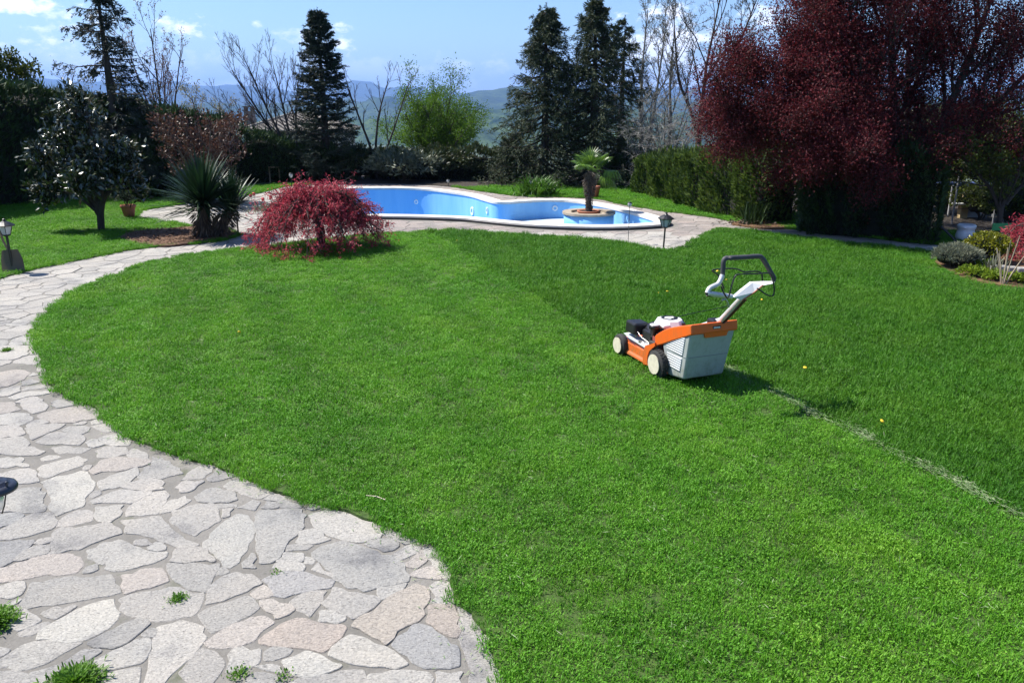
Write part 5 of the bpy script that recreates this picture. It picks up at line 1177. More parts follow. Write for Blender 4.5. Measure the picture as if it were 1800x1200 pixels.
    for x, sc, dz in ((-.203, 1, 0), (-.212, 1, -.004), (-.212, 1, -.004), (.212, 1, -.004), (.203, 1, 0)): pass
    yr_, zr_ = min(p[0] for p in prof), max(p[1] for p in prof); bmx = bmesh.new(); vs = [[bmx.verts.new((x, a, b)) for a, b in prof] for x in (-.212, .212)]
    for i in range(n): bmx.faces.new((vs[0][i], vs[0][(i + 1) % n], vs[1][(i + 1) % n], vs[1][i]))
    bmx.faces.new(vs[0][::-1]); bmx.faces.new(vs[1]); bmesh.ops.recalc_face_normals(bmx, faces=bmx.faces)
    ed = [e for e in bmx.edges if e.calc_face_angle(0) > .5]; bmesh.ops.bevel(bmx, geom=ed, offset=.009, segments=3, profile=.5, affect='EDGES'); g.bm(bmx, 0)
    lo = g.obj('box_lid', orange, t)
    zb = min(p.z for p in lid[8:10]); yb_ = lid[8].y
    g = G(); g.prism([(-.095, zb - .038), (.095, zb - .038), (.115, zb + .012), (-.115, zb + .012)], yb_ - .004, yb_ + .02, 0, lambda x, y, z: (x + .02, z, y)); g.obj('latch_tab', orange, lo)
    g = G(); g.box((.02, yb_ - .003, zb + .035), (.075, .006, .028), 0, .002); pl = g.obj('name_plate', black, lo)
    g = G(); g.box((.02, yb_ - .0065, zb + .036), (.058, .003, .011), 0, 0); g.obj('plate_print', white, pl)
    fd = [mow(a, b, xl=-.22) for a, b in ((1152, 602), (1144, 605), (1135, 607), (1133, 613), (1130, 622), (1131, 643), (1138, 641), (1139, 625), (1142, 617), (1147, 612), (1152, 608))]; pf = [(p.y, max(.03, p.z)) for p in fd]; g = G()
    for s in (-1, 1): g.prism(pf, s * .225, s * .165, 0, lambda x, y, z: (z, x, y))
    g.obj('fender', orange, t)
    # grass box
    Lt = [mow(a, b, xl=-.203) for a, b in ((1164, 606), (1182, 600), (1202, 594), (1214, 590))]; Lb = [mow(a, b, xl=-.18) for a, b in ((1202, 667), (1173, 658))]
    V = [(-.203, p.y, p.z + .008) for p in Lt] + [(-.185, p.y, p.z) for p in Lb]; V[3] = (-.203, yb_ + .008, V[3][2]); n = 6; V = V + [(-x, y, z) for x, y, z in V]; bmx = bmesh.new(); vv = [bmx.verts.new(p) for p in V]
    for i in range(n): bmx.faces.new((vv[i], vv[(i + 1) % n], vv[n + (i + 1) % n], vv[n + i]))
    bmx.faces.new(vv[:n][::-1]); bmx.faces.new(vv[n:]); bmesh.ops.recalc_face_normals(bmx, faces=bmx.faces); ed = [e for e in bmx.edges if e.calc_face_angle(0) > .6]; bmesh.ops.bevel(bmx, geom=ed, offset=.018, segments=4, profile=.5, affect='EDGES')
    g = G(); g.bm(bmx, 0); bo = g.obj('grass_box', grey, t)
    yf = (V[0][1] + V[5][1]) / 2; rear_b, rear_t = Vector(V[4]), Vector(V[3]); zt_, zb2 = V[3][2], V[4][2]
    for i in range(15):                                        # louvres on the left side
        f = .16 + .70 * i / 14; z = zt_ + (zb2 - zt_) * f + .012; xx = -.203 + .018 * f; ya = rear_t.y + (rear_b.y - rear_t.y) * f + .055; yb2 = V[0][1] + (V[5][1] - V[0][1]) * f - .03
        if i == 8: continue
        if i < 5: yb2 -= .10 - .02 * i
        g = G(); g.prism([(0, -.0085), (-.010, -.0065), (-.002, .0085), (.004, .0085)], ya, yb2, 0, lambda x, y, z_: (xx + x, z_, z + y)); g.obj('slat', slatm, bo)
    f = .52; z = zt_ + (zb2 - zt_) * f; g = G(); yy = rear_t.y + (rear_b.y - rear_t.y) * f; g.box((0, yy - .0005, z), (.37, .006, .004), 0, 0); g.box((-.1945, yy + .16, z), (.006, .28, .004), 0, 0); g.obj('seam', plain('seam_grey', (.22, .23, .23), .6), bo)
    g = G(); g.box((0, (V[4][1] + V[5][1]) / 2, zb2 + .004), (.34, V[5][1] - V[4][1] - .03, .012)); g.obj('box_floor', black, bo)
    # handle: single arm, console, loop grip, bail wires
    arm = [Vector((.0, -.02, .36)), mow(1268, 563, yl=-.36), mow(1285, 545, yl=-.48), mow(1308, 520, yl=-.66)]
    g = G(); P = [tuple(p) for p in arm]; g.tube(P, [.026, .026, .025, .023], 12); o = g.obj('handle_arm', alu, t)
    q = [p + Vector((.0, -.006, -.03)) for p in arm[1:]]; G().tube([tuple(p) for p in q], .008, 6).obj('cable', black, o); q = [p + Vector((.012, -.012, -.026)) for p in arm[1:]]; G().tube([tuple(p) for p in q], .006, 6).obj('cable', plain('red_cable', (.25, .05, .04), .5), o)
    G().box(tuple(arm[1] + Vector((-.02, .06, -.03))), (.08, .09, .06), 0, .012).obj('arm_bracket', black, t)
    cl = lambda a, b, y: tuple(mow(a, b, yl=y))
    g = G(); g.tube([cl(1243, 515, -.70), cl(1262, 518, -.70), cl(1286, 521, -.70)], [.020, .019, .018], 10); g.obj('cross_arm', alu, t)
    # console wedge
    top = [cl(1285, 521, -.68), cl(1318, 495, -.66), cl(1340, 494, -.66), cl(1357, 494, -.70)]; bot = [cl(1303, 526, -.70), cl(1325, 512, -.72), cl(1340, 500, -.73), cl(1357, 497, -.73)]
    g = G(); tb = [(x, y - .03, z) for x, y, z in top]; bb = [(x, y - .01, z - .004) for x, y, z in bot]; V = top + tb + bb; n = 4
    g.add(V, [(i, i + 1, n + i + 1, n + i) for i in range(3)] + [(n + i, n + i + 1, 2 * n + i + 1, 2 * n + i) for i in range(3)] + [(2 * n + i, 2 * n + i + 1, i + 1, i) for i in range(3)] + [(0, n, 2 * n), (3, 2 * n + 3, n + 3)]); g.obj('console', white, t)
    G().tube([bb[0], bb[1], bb[2]], .006, 6).obj('console_edge', plain('red_brown_trim', (.30, .10, .04), .5), t)
    lp = [(1243, 515), (1247, 507), (1254, 503), (1262, 499), (1267, 491), (1270, 483)]
    G().tube(catmull([cl(a, b, -.70 + .004 * i) for i, (a, b) in enumerate(lp)], 3, False), .017, 10).obj('handle_stub', alu, t)
    lp = [(1270, 484), (1271, 470), (1272, 459), (1276, 454), (1290, 453), (1310, 452), (1332, 450.5), (1339, 453), (1346, 463), (1355, 479), (1360, 488), (1359, 494)]
    G().tube(catmull([cl(a, b, -.67) for a, b in lp], 4, False), .0175, 10).obj('grip_loop', grip, t)
    w1 = [(1273, 507), (1267, 494), (1262, 483), (1252, 476), (1256, 474), (1280, 472), (1296, 473), (1309, 478), (1330, 477), (1339, 481), (1340, 492), (1345, 498)]
    G().tube(catmull([cl(a, b, -.60) for a, b in w1], 4, False), .0055, 6).obj('bail_wire', black, t)
    w2 = [(1268, 503), (1272, 514), (1278, 523), (1282, 518), (1286, 502), (1292, 486), (1300, 482), (1330, 481), (1352, 480), (1357, 487), (1361, 508), (1358, 520), (1346, 517), (1335, 509), (1331, 507)]
    G().tube(catmull([cl(a, b, -.76) for a, b in w2], 4, False), .0055, 6).obj('bail_wire', black, t)
    G().tube(catmull([cl(a, b, -.70) for a, b in ((1268, 528), (1275, 526), (1279, 533), (1281, 540))], 4, False), .008, 8).obj('quick_clamp', steel, t)
    G().tube(catmull([cl(a, b, -.64) for a, b in ((1180, 560), (1210, 552), (1245, 545), (1270, 540), (1282, 536))], 4, False), .003, 5).obj('starter_cord', black, t)
    r_ = R(120); n = 170; g = G(); side = r_.random(n) < .5; p = np.stack([np.where(side, -.207, r_.uniform(-.2, .2, n)), r_.uniform(-.05, .66, n), np.where(side, r_.uniform(.07, .14, n), .181)], 1); g.leaves(p, unit(rsph(r_, n) * np.where(side[:, None], np.array([.1, 1, 1]), np.array([1, 1, .1]))), np.where(side[:, None], np.array([-1., 0, 0]), np.array([0, 0, 1.])) + rsph(r_, n) * .2, r_.uniform(.01, .03, n), .003, .05, 0); tag(g.obj('stuck_clippings', FO['lime'], t), kind='stuff')
    G().lathe([(0, -.012), (.022, -.012), (.022, .012), (0, .012)], cl(1246, 516, -.70), 12, 0, True, 'Y').obj('pivot_knob', black, t)
build_mower()

# ---------------------------------------------------------------- lamps, pots, tools
blk = plain('black_iron', (.012, .012, .013), .4); terra = plain('terracotta', (.33, .115, .06), .75, vary=.15, scale=12); wood = plain('weathered_wood', (.22, .16, .10), .85, vary=.25, scale=18); whitep = plain('white_paint', (.70, .70, .68), .6)
mg = M('lantern_glass'); mg.col((.72, .74, .74)).set(Roughness=.25); mg.p.inputs['Transmission Weight'].default_value = .45; glass = mg.m
def lantern(name, label, x, y, z0, h, s, pole_r=.013, lean=(0, 0), sides=6, head_down=0):
    t = thing(name, label, 'garden lamp', (x, y, z0)); t.rotation_euler = (lean[0], lean[1], 0)
    g = G(); g.tube([(0, 0, -.02), (0, 0, h - .16 * s)], pole_r, 8); g.lathe([(pole_r * 2.6, 0), (pole_r * 2.2, .012), (pole_r, .03)], n=10); g.obj('pole', blk, t)
    b = h - .17 * s
    G().lathe([(.038 * s, b), (.040 * s, b + .01 * s), (.072 * s, b + .095 * s)], n=sides, smooth=False).obj('glass', glass, t)
    g = G(); g.lathe([(.02 * s, b - .015 * s), (.044 * s, b), (.044 * s, b + .006 * s)], n=sides, smooth=False)
    for k in range(sides):
        a = 6.283 * k / sides; g.tube([(.041 * s * math.cos(a), .041 * s * math.sin(a), b), (.0735 * s * math.cos(a), .0735 * s * math.sin(a), b + .096 * s)], .004 * s, 4)
    g.obj('frame', blk, t)
    G().lathe([(.0, b + .09 * s), (.092 * s, b + .094 * s), (.094 * s, b + .101 * s), (.050 * s, b + .130 * s), (.022 * s, b + .142 * s), (.012 * s, b + .152 * s), (.016 * s, b + .162 * s), (0, b + .172 * s)], n=sides * 2, smooth=False).obj('cap', blk, t)
    return t
q = at(1166, 438); lantern('garden_lamp', 'black post lantern at the corner of the terrace by the pool tip', q[0], q[1], .0, zat(q[1], 373), 1.32, lean=(0, .03))
q = at(24, 480); lantern('garden_lamp', 'black post lantern at the left edge beside the leaning shovel', q[0], q[1], .0, zat(q[1], 384), 1.25, .016)
def stake_light(label, px, py, ptop, col, rad=.03, r=.008, bez=True, y_off=0):
    q = at(px, py); y = q[1] + y_off; x = xat(px, y); h = zat(y, ptop); t = thing('stake_light', label, 'garden light', (x, y, 0))
    G().tube([(0, 0, -.03), (0, 0, h - rad * 2)], r, 6).obj('stake', col, t)
    G().lathe([(0, h - rad * 2.6), (rad * .6, h - rad * 2.3), (rad, h - rad * 1.3), (rad * .95, h - rad * .5)], n=12).obj('globe', glass, t)
    G().lathe([(rad * 1.1, h - rad * .5), (rad * 1.1, h - rad * .3), (rad * .4, h), (0, h)], n=12).obj('cap', blk, t)
stake_light('thin wire garden light with small pale globe in front of the pool', 1104, 428, 355, plain('thin_wire', (.16, .16, .15), .4, .6), .032, .005)
stake_light('garden light on a brown stake under the yucca leaves', 419, 411, 376, wood, .05, .014)
stake_light('small garden light beside the strap-leaved clump behind the pool', 932, 345, 317, blk, .04, .010, y_off=.1)
stake_light('small white-topped light in front of the shrubs behind the pool', 788, 331, 315, blk, .04, .009, y_off=.35)
stake_light('small garden light below the leaning leafless tree', 513, 331, 304, blk, .05, .012, y_off=.2)

# wall lantern whose round hood pokes in at the left edge, close to the camera
zt = .92; hx, hy = at(-9, 852, zt); t = thing('bracket_lantern', 'round black lantern hood poking in at the left edge above the paving', 'garden lamp', (hx, hy, zt)); t.scale = (.66, .66, .66); hood = plain('dark_blue_iron', (.028, .032, .048), .35)
G().lathe([(.098, -.030), (.100, -.018), (.094, -.004), (.080, .004), (.062, .006), (.058, .018), (.050, .021), (.02, .023), (.018, .034), (0, .036)], n=36).obj('hood', hood, t)
G().tube([(.075, -.022, .004), (.077, -.022, .022)], .006, 8).lathe([(0, 0), (.009, .004), (.007, .012), (0, .014)], (.077, -.022, .018), 10).obj('finial', hood, t)
G().tube([(.072, -.035, -.03), (.060, -.045, -.09), (.035, -.04, -.14)], .0035, 6).tube([(-.05, .05, -.03), (-.04, .04, -.10), (-.02, .02, -.14)], .0035, 6).obj('guard_wire', blk, t)
G().lathe([(.035, -.03), (.045, -.08), (.03, -.14), (.0, -.145)], (-.02, 0, 0), 16).obj('glass', glass, t)
G().tube([(-.02, 0, .034), (-.1, -.05, .10), (-.32, -.14, .12), (-.60, -.25, .0), (-.64, -.27, -1.39)], .014, 8).obj('bracket', blk, t)

def pot(name, label, x, y, z, r, h, cat='plant pot', bowl=False, group=None):
    t = thing(name, label, cat, (x, y, z))
    if bowl: G().lathe([(r * .72, 0), (r * .92, h * .6), (r, h * .75), (r * 1.02, h), (r * .86, h), (r * .80, h * .7)], n=32).obj('bowl', terra, t)
    else:
        G().lathe([(r * .66, 0), (r * .92, h * .78), (r * .92, h * .8)], n=24).obj('body', terra, t); G().lathe([(r * .93, h * .8), (r * 1.04, h * .8), (r * 1.04, h), (r * .88, h), (r * .84, h * .85)], n=24).obj('rim', terra, t)
    G().lathe([(r * .86, h * .86), (0, h * .90)], n=16).obj('soil', MT['soil'], t)
    return t
pot('terracotta_bowl', 'shallow terracotta bowl around the foot of the palm', PCX, PCY, -.02, .235, .10, bowl=True)
q = at(228, 384); pot('plant_pot', 'terracotta pot with grey-leaved shrub beside the left paving', q[0], q[1], ZL, .135, zat(q[1], 360) - ZL)
bush('potted_shrub', 'grey-green shrub growing in the terracotta pot at left', q[0] - .02, q[1], zat(q[1], 366), .24, .22, zat(q[1], 320) - zat(q[1], 364), FO['greyleaf'], 95, 700, (.075, .022), .15, core=.45, cat='potted plant', hollow=.25)
q = at(1047, 351); pot('plant_pot', 'tall terracotta pot behind the palm on the far side of the pool', q[0], q[1] + .2, ZL, .12, .27)
bush('potted_sprig', 'dry pale plant in the tall pot behind the palm', q[0], q[1] + .2, .27, .12, .12, .34, FO['greyleaf'], 96, 120, (.06, .016), .2, core=0, cat='potted plant', hollow=.1)

# shovel leaning at the left lamp
q = at(22, 481); sv = thing('shovel', 'broad dark shovel leaning on the lamp post at the left edge', 'shovel', (q[0], q[1], .01)); sv.rotation_euler = (-.30, -.06, .1)
g = G(); nx, nz = 9, 8; V = []
for j in range(nz):
    f = j / (nz - 1)
    for i in range(nx):
        u = i / (nx - 1) * 2 - 1; w = .145 * (1 - .10 * f - .55 * max(0, f - .55) ** 1.2); V.append((u * w, .03 * u * u - .05 * f * f, f * .30))
V2 = [(x, y + .006, z) for x, y, z in V]; Fa = [(j * nx + i, j * nx + i + 1, (j + 1) * nx + i + 1, (j + 1) * nx + i) for j in range(nz - 1) for i in range(nx - 1)]; g.add(V, Fa, 0, True); g.add(V2, Fa, 0, True); g.obj('blade', plain('rusty_steel', (.10, .078, .052), .7, .1), sv)
G().tube([(0, .0, .24), (-.05, -.06, .42), (-.13, -.05, .75), (-.16, -.05, 1.0)], .015, 8).obj('handle', wood, sv)
q = at(662, 886); tw = G(); tw.tube([(-.06, .02, .045), (0, 0, .05), (.055, -.03, .045)], .003, 5); o = tw.obj('twig', plain('pale_twig', (.5, .42, .33), .8)); o.location = (q[0], q[1], 0); tag(o, 'pale dry twig lying on the lawn near the path edge', 'twig')

# dandelions
yel = plain('dandelion_yellow', (.75, .50, .02), .6)
proto = None
for i, (a, b) in enumerate(((1415, 647), (1157, 515), (1173, 513), (1277, 492), (1261, 477), (1339, 527), (1550, 741), (803, 423), (420, 579))):
    q = at(a, b, .09)
    if proto is None:
        proto = thing('dandelion', 'small yellow dandelion flower in the lawn', 'flower', (0, 0, 0), 0, 'dandelions in the lawn')
        G().lathe([(.004, -.004), (.019, .004), (.017, .010), (.008, .013), (0, .013)], n=12).obj('flower_head', yel, proto); G().tube([(0, 0, -.08), (0, 0, 0)], .002, 4).obj('stem', FO['lime'], proto); o = proto
    else: o = copy_tree(proto)
    o['label'] = ('yellow dandelion beside the mowing line right of the mower shadow', 'left one of two dandelions close together beyond the mower engine', 'right one of two dandelions close together beyond the mower engine', 'dandelion seen through the bail wires of the mower', 'dandelion seen behind the left bend of the mower grip', 'dandelion just right of the mower handle below the console', 'dandelion farthest right in the long uncut grass', 'far dandelion close to the terrace edge', 'small orange-yellow dandelion alone on the mown left lawn')[i]
    o.location = (q[0], q[1], .062 if (a == 420) else .092); o.rotation_euler = (.2, .1 * i, i); o.scale = (.6 if i % 2 else .85,) * 3

# frame, walls, fence and house behind
yf = 22.2; xf_ = xat(484, yf); t = thing('wooden_frame', 'small pale wooden frame standing on the grass before the dark hedge', 'frame', (xf_, yf, 0)); hw_ = zat(yf, 294)
for s in (-1, 1): G().box((s * .135, 0, hw_ / 2), (.035, .035, hw_)).obj('post', wood, t)
G().box((0, -.001, hw_ - .0), (.31, .036, .035)).obj('crossbar', wood, t)
yw = 23.9; t = thing('garden_wall', 'low white wall glimpsed through the shrubs behind the pool', 'wall', (xat(783, yw), yw, 0)); G().box((0, 0, .28), (.95, .12, .60), 0, .01).obj('wall_face', whitep, t)
for k in range(5): G().box((-.38 + .19 * k, -.001, .60), (.186, .15, .05), 0, .008).obj('cap_stone', whitep, t)
yfz = 23.75; x0 = xat(866, yfz); t = thing('picket_fence', 'weathered wooden pales showing through the hedge left of the spruces', 'fence', (x0, yfz, 0))
for k in range(5): G().box((.09 + .12 * k, 0, .38), (.055, .025, .78), 0, .004).obj('picket', wood if k != 3 else whitep, t)
G().box((.33, .03, .62), (.66, .03, .06)).obj('rail', wood, t)

def house():
    y0 = 44.0; xl = xat(424, y0, .4); xr_ = xat(590, y0, .4); ze = zat(y0, 231); za = zat(47, 201); zg = tz(xl, y0) - .3; dep = 7.0; cx = (xl + xr_) / 2
    t = thing('house', 'house with grey-brown tiled hip roof beyond the garden hedge', 'house', (cx, y0 + dep / 2, zg)); w = (xr_ - xl) / 2; E = ze - zg; A = za - zg
    wallm = plain('render_wall', (.33, .28, .23), .9, vary=.1, scale=2); tile = M('roof_tile'); c = tile.ramp(tile.math('ADD', tile.math('MULTIPLY', tile.island(), .7), tile.math('MULTIPLY', tile.noise(3, 4), .3)), [(.1, (.11, .098, .085)), (.5, (.19, .168, .145)), (.9, (.27, .24, .205))]); tile.col(c).set(Roughness=.85)
    G().box((0, 0, E / 2 - .12), (2 * w - .5, dep - .5, E - .2)).obj('wall', wallm, t)
    for k in range(2): 
        wn = G().box((-w + 1.5 + k * 2.6, -dep / 2 + .24, E - 1.1), (1.0, .06, 1.0)).obj('window', whitep, t); G().box((-w + 1.5 + k * 2.6, -dep / 2 + .205, E - 1.1), (.84, .02, .84)).obj('pane', plain('window_glass', (.03, .04, .05), .1), wn)
    G().box((0, 0, E - .07), (2 * w + .1, dep + .1, .14)).obj('eaves', plain('eaves_board', (.12, .075, .05), .8), t)
    rx = w - 2.1; rd = 0.4; ridge = [(-rx, -rd, A), (rx, -rd, A), (rx, rd, A), (-rx, rd, A)]; ev = [(-w - .1, -dep / 2 - .1, E), (w + .1, -dep / 2 - .1, E), (w + .1, dep / 2 + .1, E), (-w - .1, dep / 2 + .1, E)]
    g = G(); g.add(ev + ridge, [(0, 1, 5, 4), (1, 2, 6, 5), (2, 3, 7, 6), (3, 0, 4, 7), (4, 5, 6, 7), (3, 2, 1, 0)]); ro = g.obj('roof', tile.m, t)
    g = G(); rows = 15
    for s, (a, b, c_, d) in enumerate(((0, 1, 5, 4), (3, 0, 4, 7), (1, 2, 6, 5))):
        P = [Vector((ev + ridge)[i]) for i in (a, b, c_, d)]; nrm = (P[1] - P[0]).cross(P[3] - P[0]).normalized()
        for r0 in range(rows):
            f0, f1 = r0 / rows, (r0 + 1.12) / rows; f1 = min(1, f1); A0, B0 = P[0].lerp(P[3], f0), P[1].lerp(P[2], f0); A1, B1 = P[0].lerp(P[3], f1), P[1].lerp(P[2], f1); nt_ = max(2, int((B0 - A0).length / .30))
            for k in range(nt_):
                u0, u1 = k / nt_, (k + .93) / nt_; um = (u0 + u1) / 2
                q0, qm, q1 = A0.lerp(B0, u0), A0.lerp(B0, um), A0.lerp(B0, u1); p0, pm, p1 = A1.lerp(B1, u0), A1.lerp(B1, um), A1.lerp(B1, u1)
                g.add([tuple(q0 + nrm * .03), tuple(qm + nrm * .085), tuple(q1 + nrm * .03), tuple(p0 + nrm * .012), tuple(pm + nrm * .05), tuple(p1 + nrm * .012), tuple(q0), tuple(q1)], [(0, 1, 4, 3), (1, 2, 5, 4), (6, 7, 2, 1, 0)])
    tag(g.obj('tile_courses', tile.m, ro), kind='stuff')
    G().tube([(-w - .1, -dep / 2 - .1, E + .06), (-rx, -rd, A + .06)], .09, 6).tube([(-rx, 0, A + .06), (rx, 0, A + .06)], .09, 6).obj('ridge_tile', tile.m, ro)
    chx = xat(440, 50, 1.0) - cx; cz0 = zat(50, 216) - zg; cz1 = zat(50, 196) - zg; yo_ = 50 - (y0 + dep / 2)
    g = G(); g.add([(chx - .42, yo_ - .4, cz0 - 2.5), (chx + .42, yo_ - .4, cz0 - 2.5), (chx + .42, yo_ + .4, cz0 - 2.5), (chx - .42, yo_ + .4, cz0 - 2.5), (chx - .26, yo_ - .26, cz1), (chx + .26, yo_ - .26, cz1), (chx + .26, yo_ + .26, cz1), (chx - .26, yo_ + .26, cz1)], [(0, 1, 5, 4), (1, 2, 6, 5), (2, 3, 7, 6), (3, 0, 4, 7), (4, 5, 6, 7)]); ch = g.obj('chimney', plain('chimney_render', (.16, .13, .12), .9), t)
    g = G()
    for s in (-1, 1): g.box((chx + s * .2, yo_, cz1 + .12), (.10, .5, .24))
    g.box((chx, yo_, cz1 + .27), (.6, .6, .06)); g.obj('chimney_cap', plain('chimney_cap_brick', (.12, .09, .08), .9), ch)
house()

# shed, urn, bench, pole at the right
ysd = 15.2; xs0 = xat(1690, ysd); t = thing('garden_shed', 'grey and tan shed front with blue roof edge behind the white urn', 'shed', (xs0, ysd, 0)); hs = zat(ysd, 338)
tan = plain('tan_board', (.50, .38, .20), .8, vary=.25, scale=6); greyw = plain('grey_wall', (.30, .30, .31), .8)
G().box((.0, 0, hs * .28), (.15, .12, hs * .56), 0, .01).obj('door_post', tan, t); G().box((.04, 0, hs * .79), (.13, .12, hs * .40), 0, .01).obj('upper_post', tan, t); G().box((-.03, -.02, hs * .575), (.34, .16, .03)).obj('ledge', whitep, t)
G().box((.26, .1, hs * .5), (.28, .1, hs)).obj('wall', greyw, t); G().box((.1, -.01, hs + .01), (.3, .14, .03)).obj('lintel', whitep, t)
zr = zat(ysd + .6, 322); G().box((.22, .5, zr), (.95, .35, .06), 0, .01, Matrix.Rotation(.03, 3, 'Y')).obj('roof', plain('blue_sheet', (.05, .08, .22), .35), t)
for s in (-.62, .62): G().tube([(.22 + s * .7, .1, 0), (.22 + s * .7, .1, zr)], .02, 6).obj('post', greyw, t)
q = at(1695, 424); uz = zat(q[1], 394); t = thing('white_urn', 'white rounded urn standing behind the lavender cushion', 'urn', (q[0], q[1], .0))
G().lathe([(.10, 0), (.125, .01), (.145, .06), (.145, .11), (.13, .16), (.12, .19), (.135, .22), (.14, uz - .02), (.12, uz), (.10, uz - .03)], n=28).obj('body', plain('white_glaze', (.72, .72, .74), .3), t)
G().lathe([(.03, 0), (.035, .008), (.03, .016), (0, .018)], (-.075, -.09, uz * .8), 10).obj('handle', whitep, t)
q = at(1692, 434); a = Vector((q[0], q[1], 0)); yy = q[1] + .25; b = Vector((xat(1655, yy, .35), yy, zat(yy, 398))); t = thing('leaning_pole', 'dark slanting pole between the shaded hedge and the white urn', 'pole', a); G().tube([(0, 0, -.03), tuple((b - a) * .5), tuple(b - a)], .018, 8).obj('shaft', blk, t)
yb3 = 12.4; xb3 = xat(1764, yb3); grn = plain('green_plastic', (.05, .32, .10), .4); t = thing('garden_chair', 'green plastic garden seat behind the yellow-green bush', 'garden chair', (xb3, yb3, 0)); zc_ = zat(yb3, 412); zt2 = zat(yb3, 399)
G().box((0, 0, zc_), (.30, .26, .025), 0, .008).obj('seat', grn, t); G().box((.0, .13, (zc_ + zt2) / 2 + .04), (.30, .02, (zt2 - zc_)), 0, .006).obj('backrest', grn, t)
for sx in (-.13, .13):
    for sy in (-.10, .10): G().tube([(sx, sy, 0), (sx, sy, zc_)], .012, 6).obj('leg', grn, t)
# pale edging stones in the right bed
t = thing('stone_edging', 'row of pale edging slabs behind the bare stems in the right bed', 'edging', (*at(1735, 478), ZL)); r_ = R(97)
for k in range(6):
    q = at(1726 + 17 * k, 475 + 1.6 * k); G().box((q[0] - t.location.x, q[1] - t.location.y, .03), (.125, .12, .07), 0, .012, Matrix.Rotation(r_.normal(0, .12), 3, 'Z')).obj('slab', MT['stone'], t)
# wire fence at the right
yfz = 14.4; x0 = xat(1672, yfz); t = thing('wire_fence', 'thin wire fence between slim posts at the right behind the urn', 'fence', (x0, yfz, 0))
for k in range(4): G().tube([(k * .75, 0, -.05), (k * .75, 0, .95)], .014, 6).obj('post', greyw, t)
for z in (.3, .58, .86): G().tube([(0, 0, z), (1.1, 0, z - .015), (2.3, 0, z)], .0035, 4).obj('wire', blk, t)
# dry stalks lying in the bed by the terrace corner
r_ = R(98); q = at(1300, 396); t = thing('leaf_litter', 'little heap of dry leaves and bark at the terrace corner', 'leaf litter', (q[0], q[1], ZL + .01)); n = 160; g = G(); p = np.stack([r_.normal(0, .25, n) + .15, r_.normal(0, .10, n), np.abs(r_.normal(0, .03, n))], 1); g.leaves(p, unit(rsph(r_, n) * np.array([1, 1, .3])), rsph(r_, n), .07, .035, .2); tag(g.obj('dry_leaf', FO['thatch'], t), kind='stuff')

# ---------------------------------------------------------------- grass
def tuft(name, seed, n, hlo, hhi, wd, rad, lean, clover, mats):
    r = R(seed); g = G(); a = r.random(n) * 6.283; rr = rad * np.sqrt(r.random(n)); base = np.stack([np.cos(a) * rr, np.sin(a) * rr, np.full(n, -.006)], 1); h = r.uniform(hlo, hhi, n); ln = np.abs(r.normal(0, lean, n)); az = r.random(n) * 6.283
    hd = np.stack([np.cos(az), np.sin(az), np.zeros(n)], 1); up = np.array([0, 0, 1.]); d0 = unit(up + hd * (ln * .5)[:, None]); d1 = unit(up + hd * (ln * 1.9)[:, None]); sd = unit(np.cross(d1 + hd * .01, up) + 1e-5); w = wd * r.uniform(.6, 1.3, n)
    m = base + d0 * (h * .5)[:, None]; tip = m + d1 * (h * .55)[:, None]; V = np.stack([base - sd * w[:, None] * .4, base + sd * w[:, None] * .4, m + sd * w[:, None] * .5, m - sd * w[:, None] * .5, tip], 1); o = np.arange(n)[:, None] * 5
    g.add(V.reshape(-1, 3), np.concatenate([(o + np.array([[0, 1, 2, 3]]))]), 0); g.add(V.reshape(-1, 3), o + np.array([[3, 2, 4]]), 0)
    if clover:
        c = clover; a = r.random(c) * 6.283; rr = rad * np.sqrt(r.random(c)); p = np.stack([np.cos(a) * rr, np.sin(a) * rr, r.uniform(.3, .95, c) * hhi], 1); g.leaves(p, unit(rsph(r, c) * np.array([1, 1, .35])), unit(np.array([0, 0, 1.]) + rsph(r, c) * .5), .0105, .0085, .15, 0)
    return bpy.data.objects.new(name, g.mesh(name, mats))
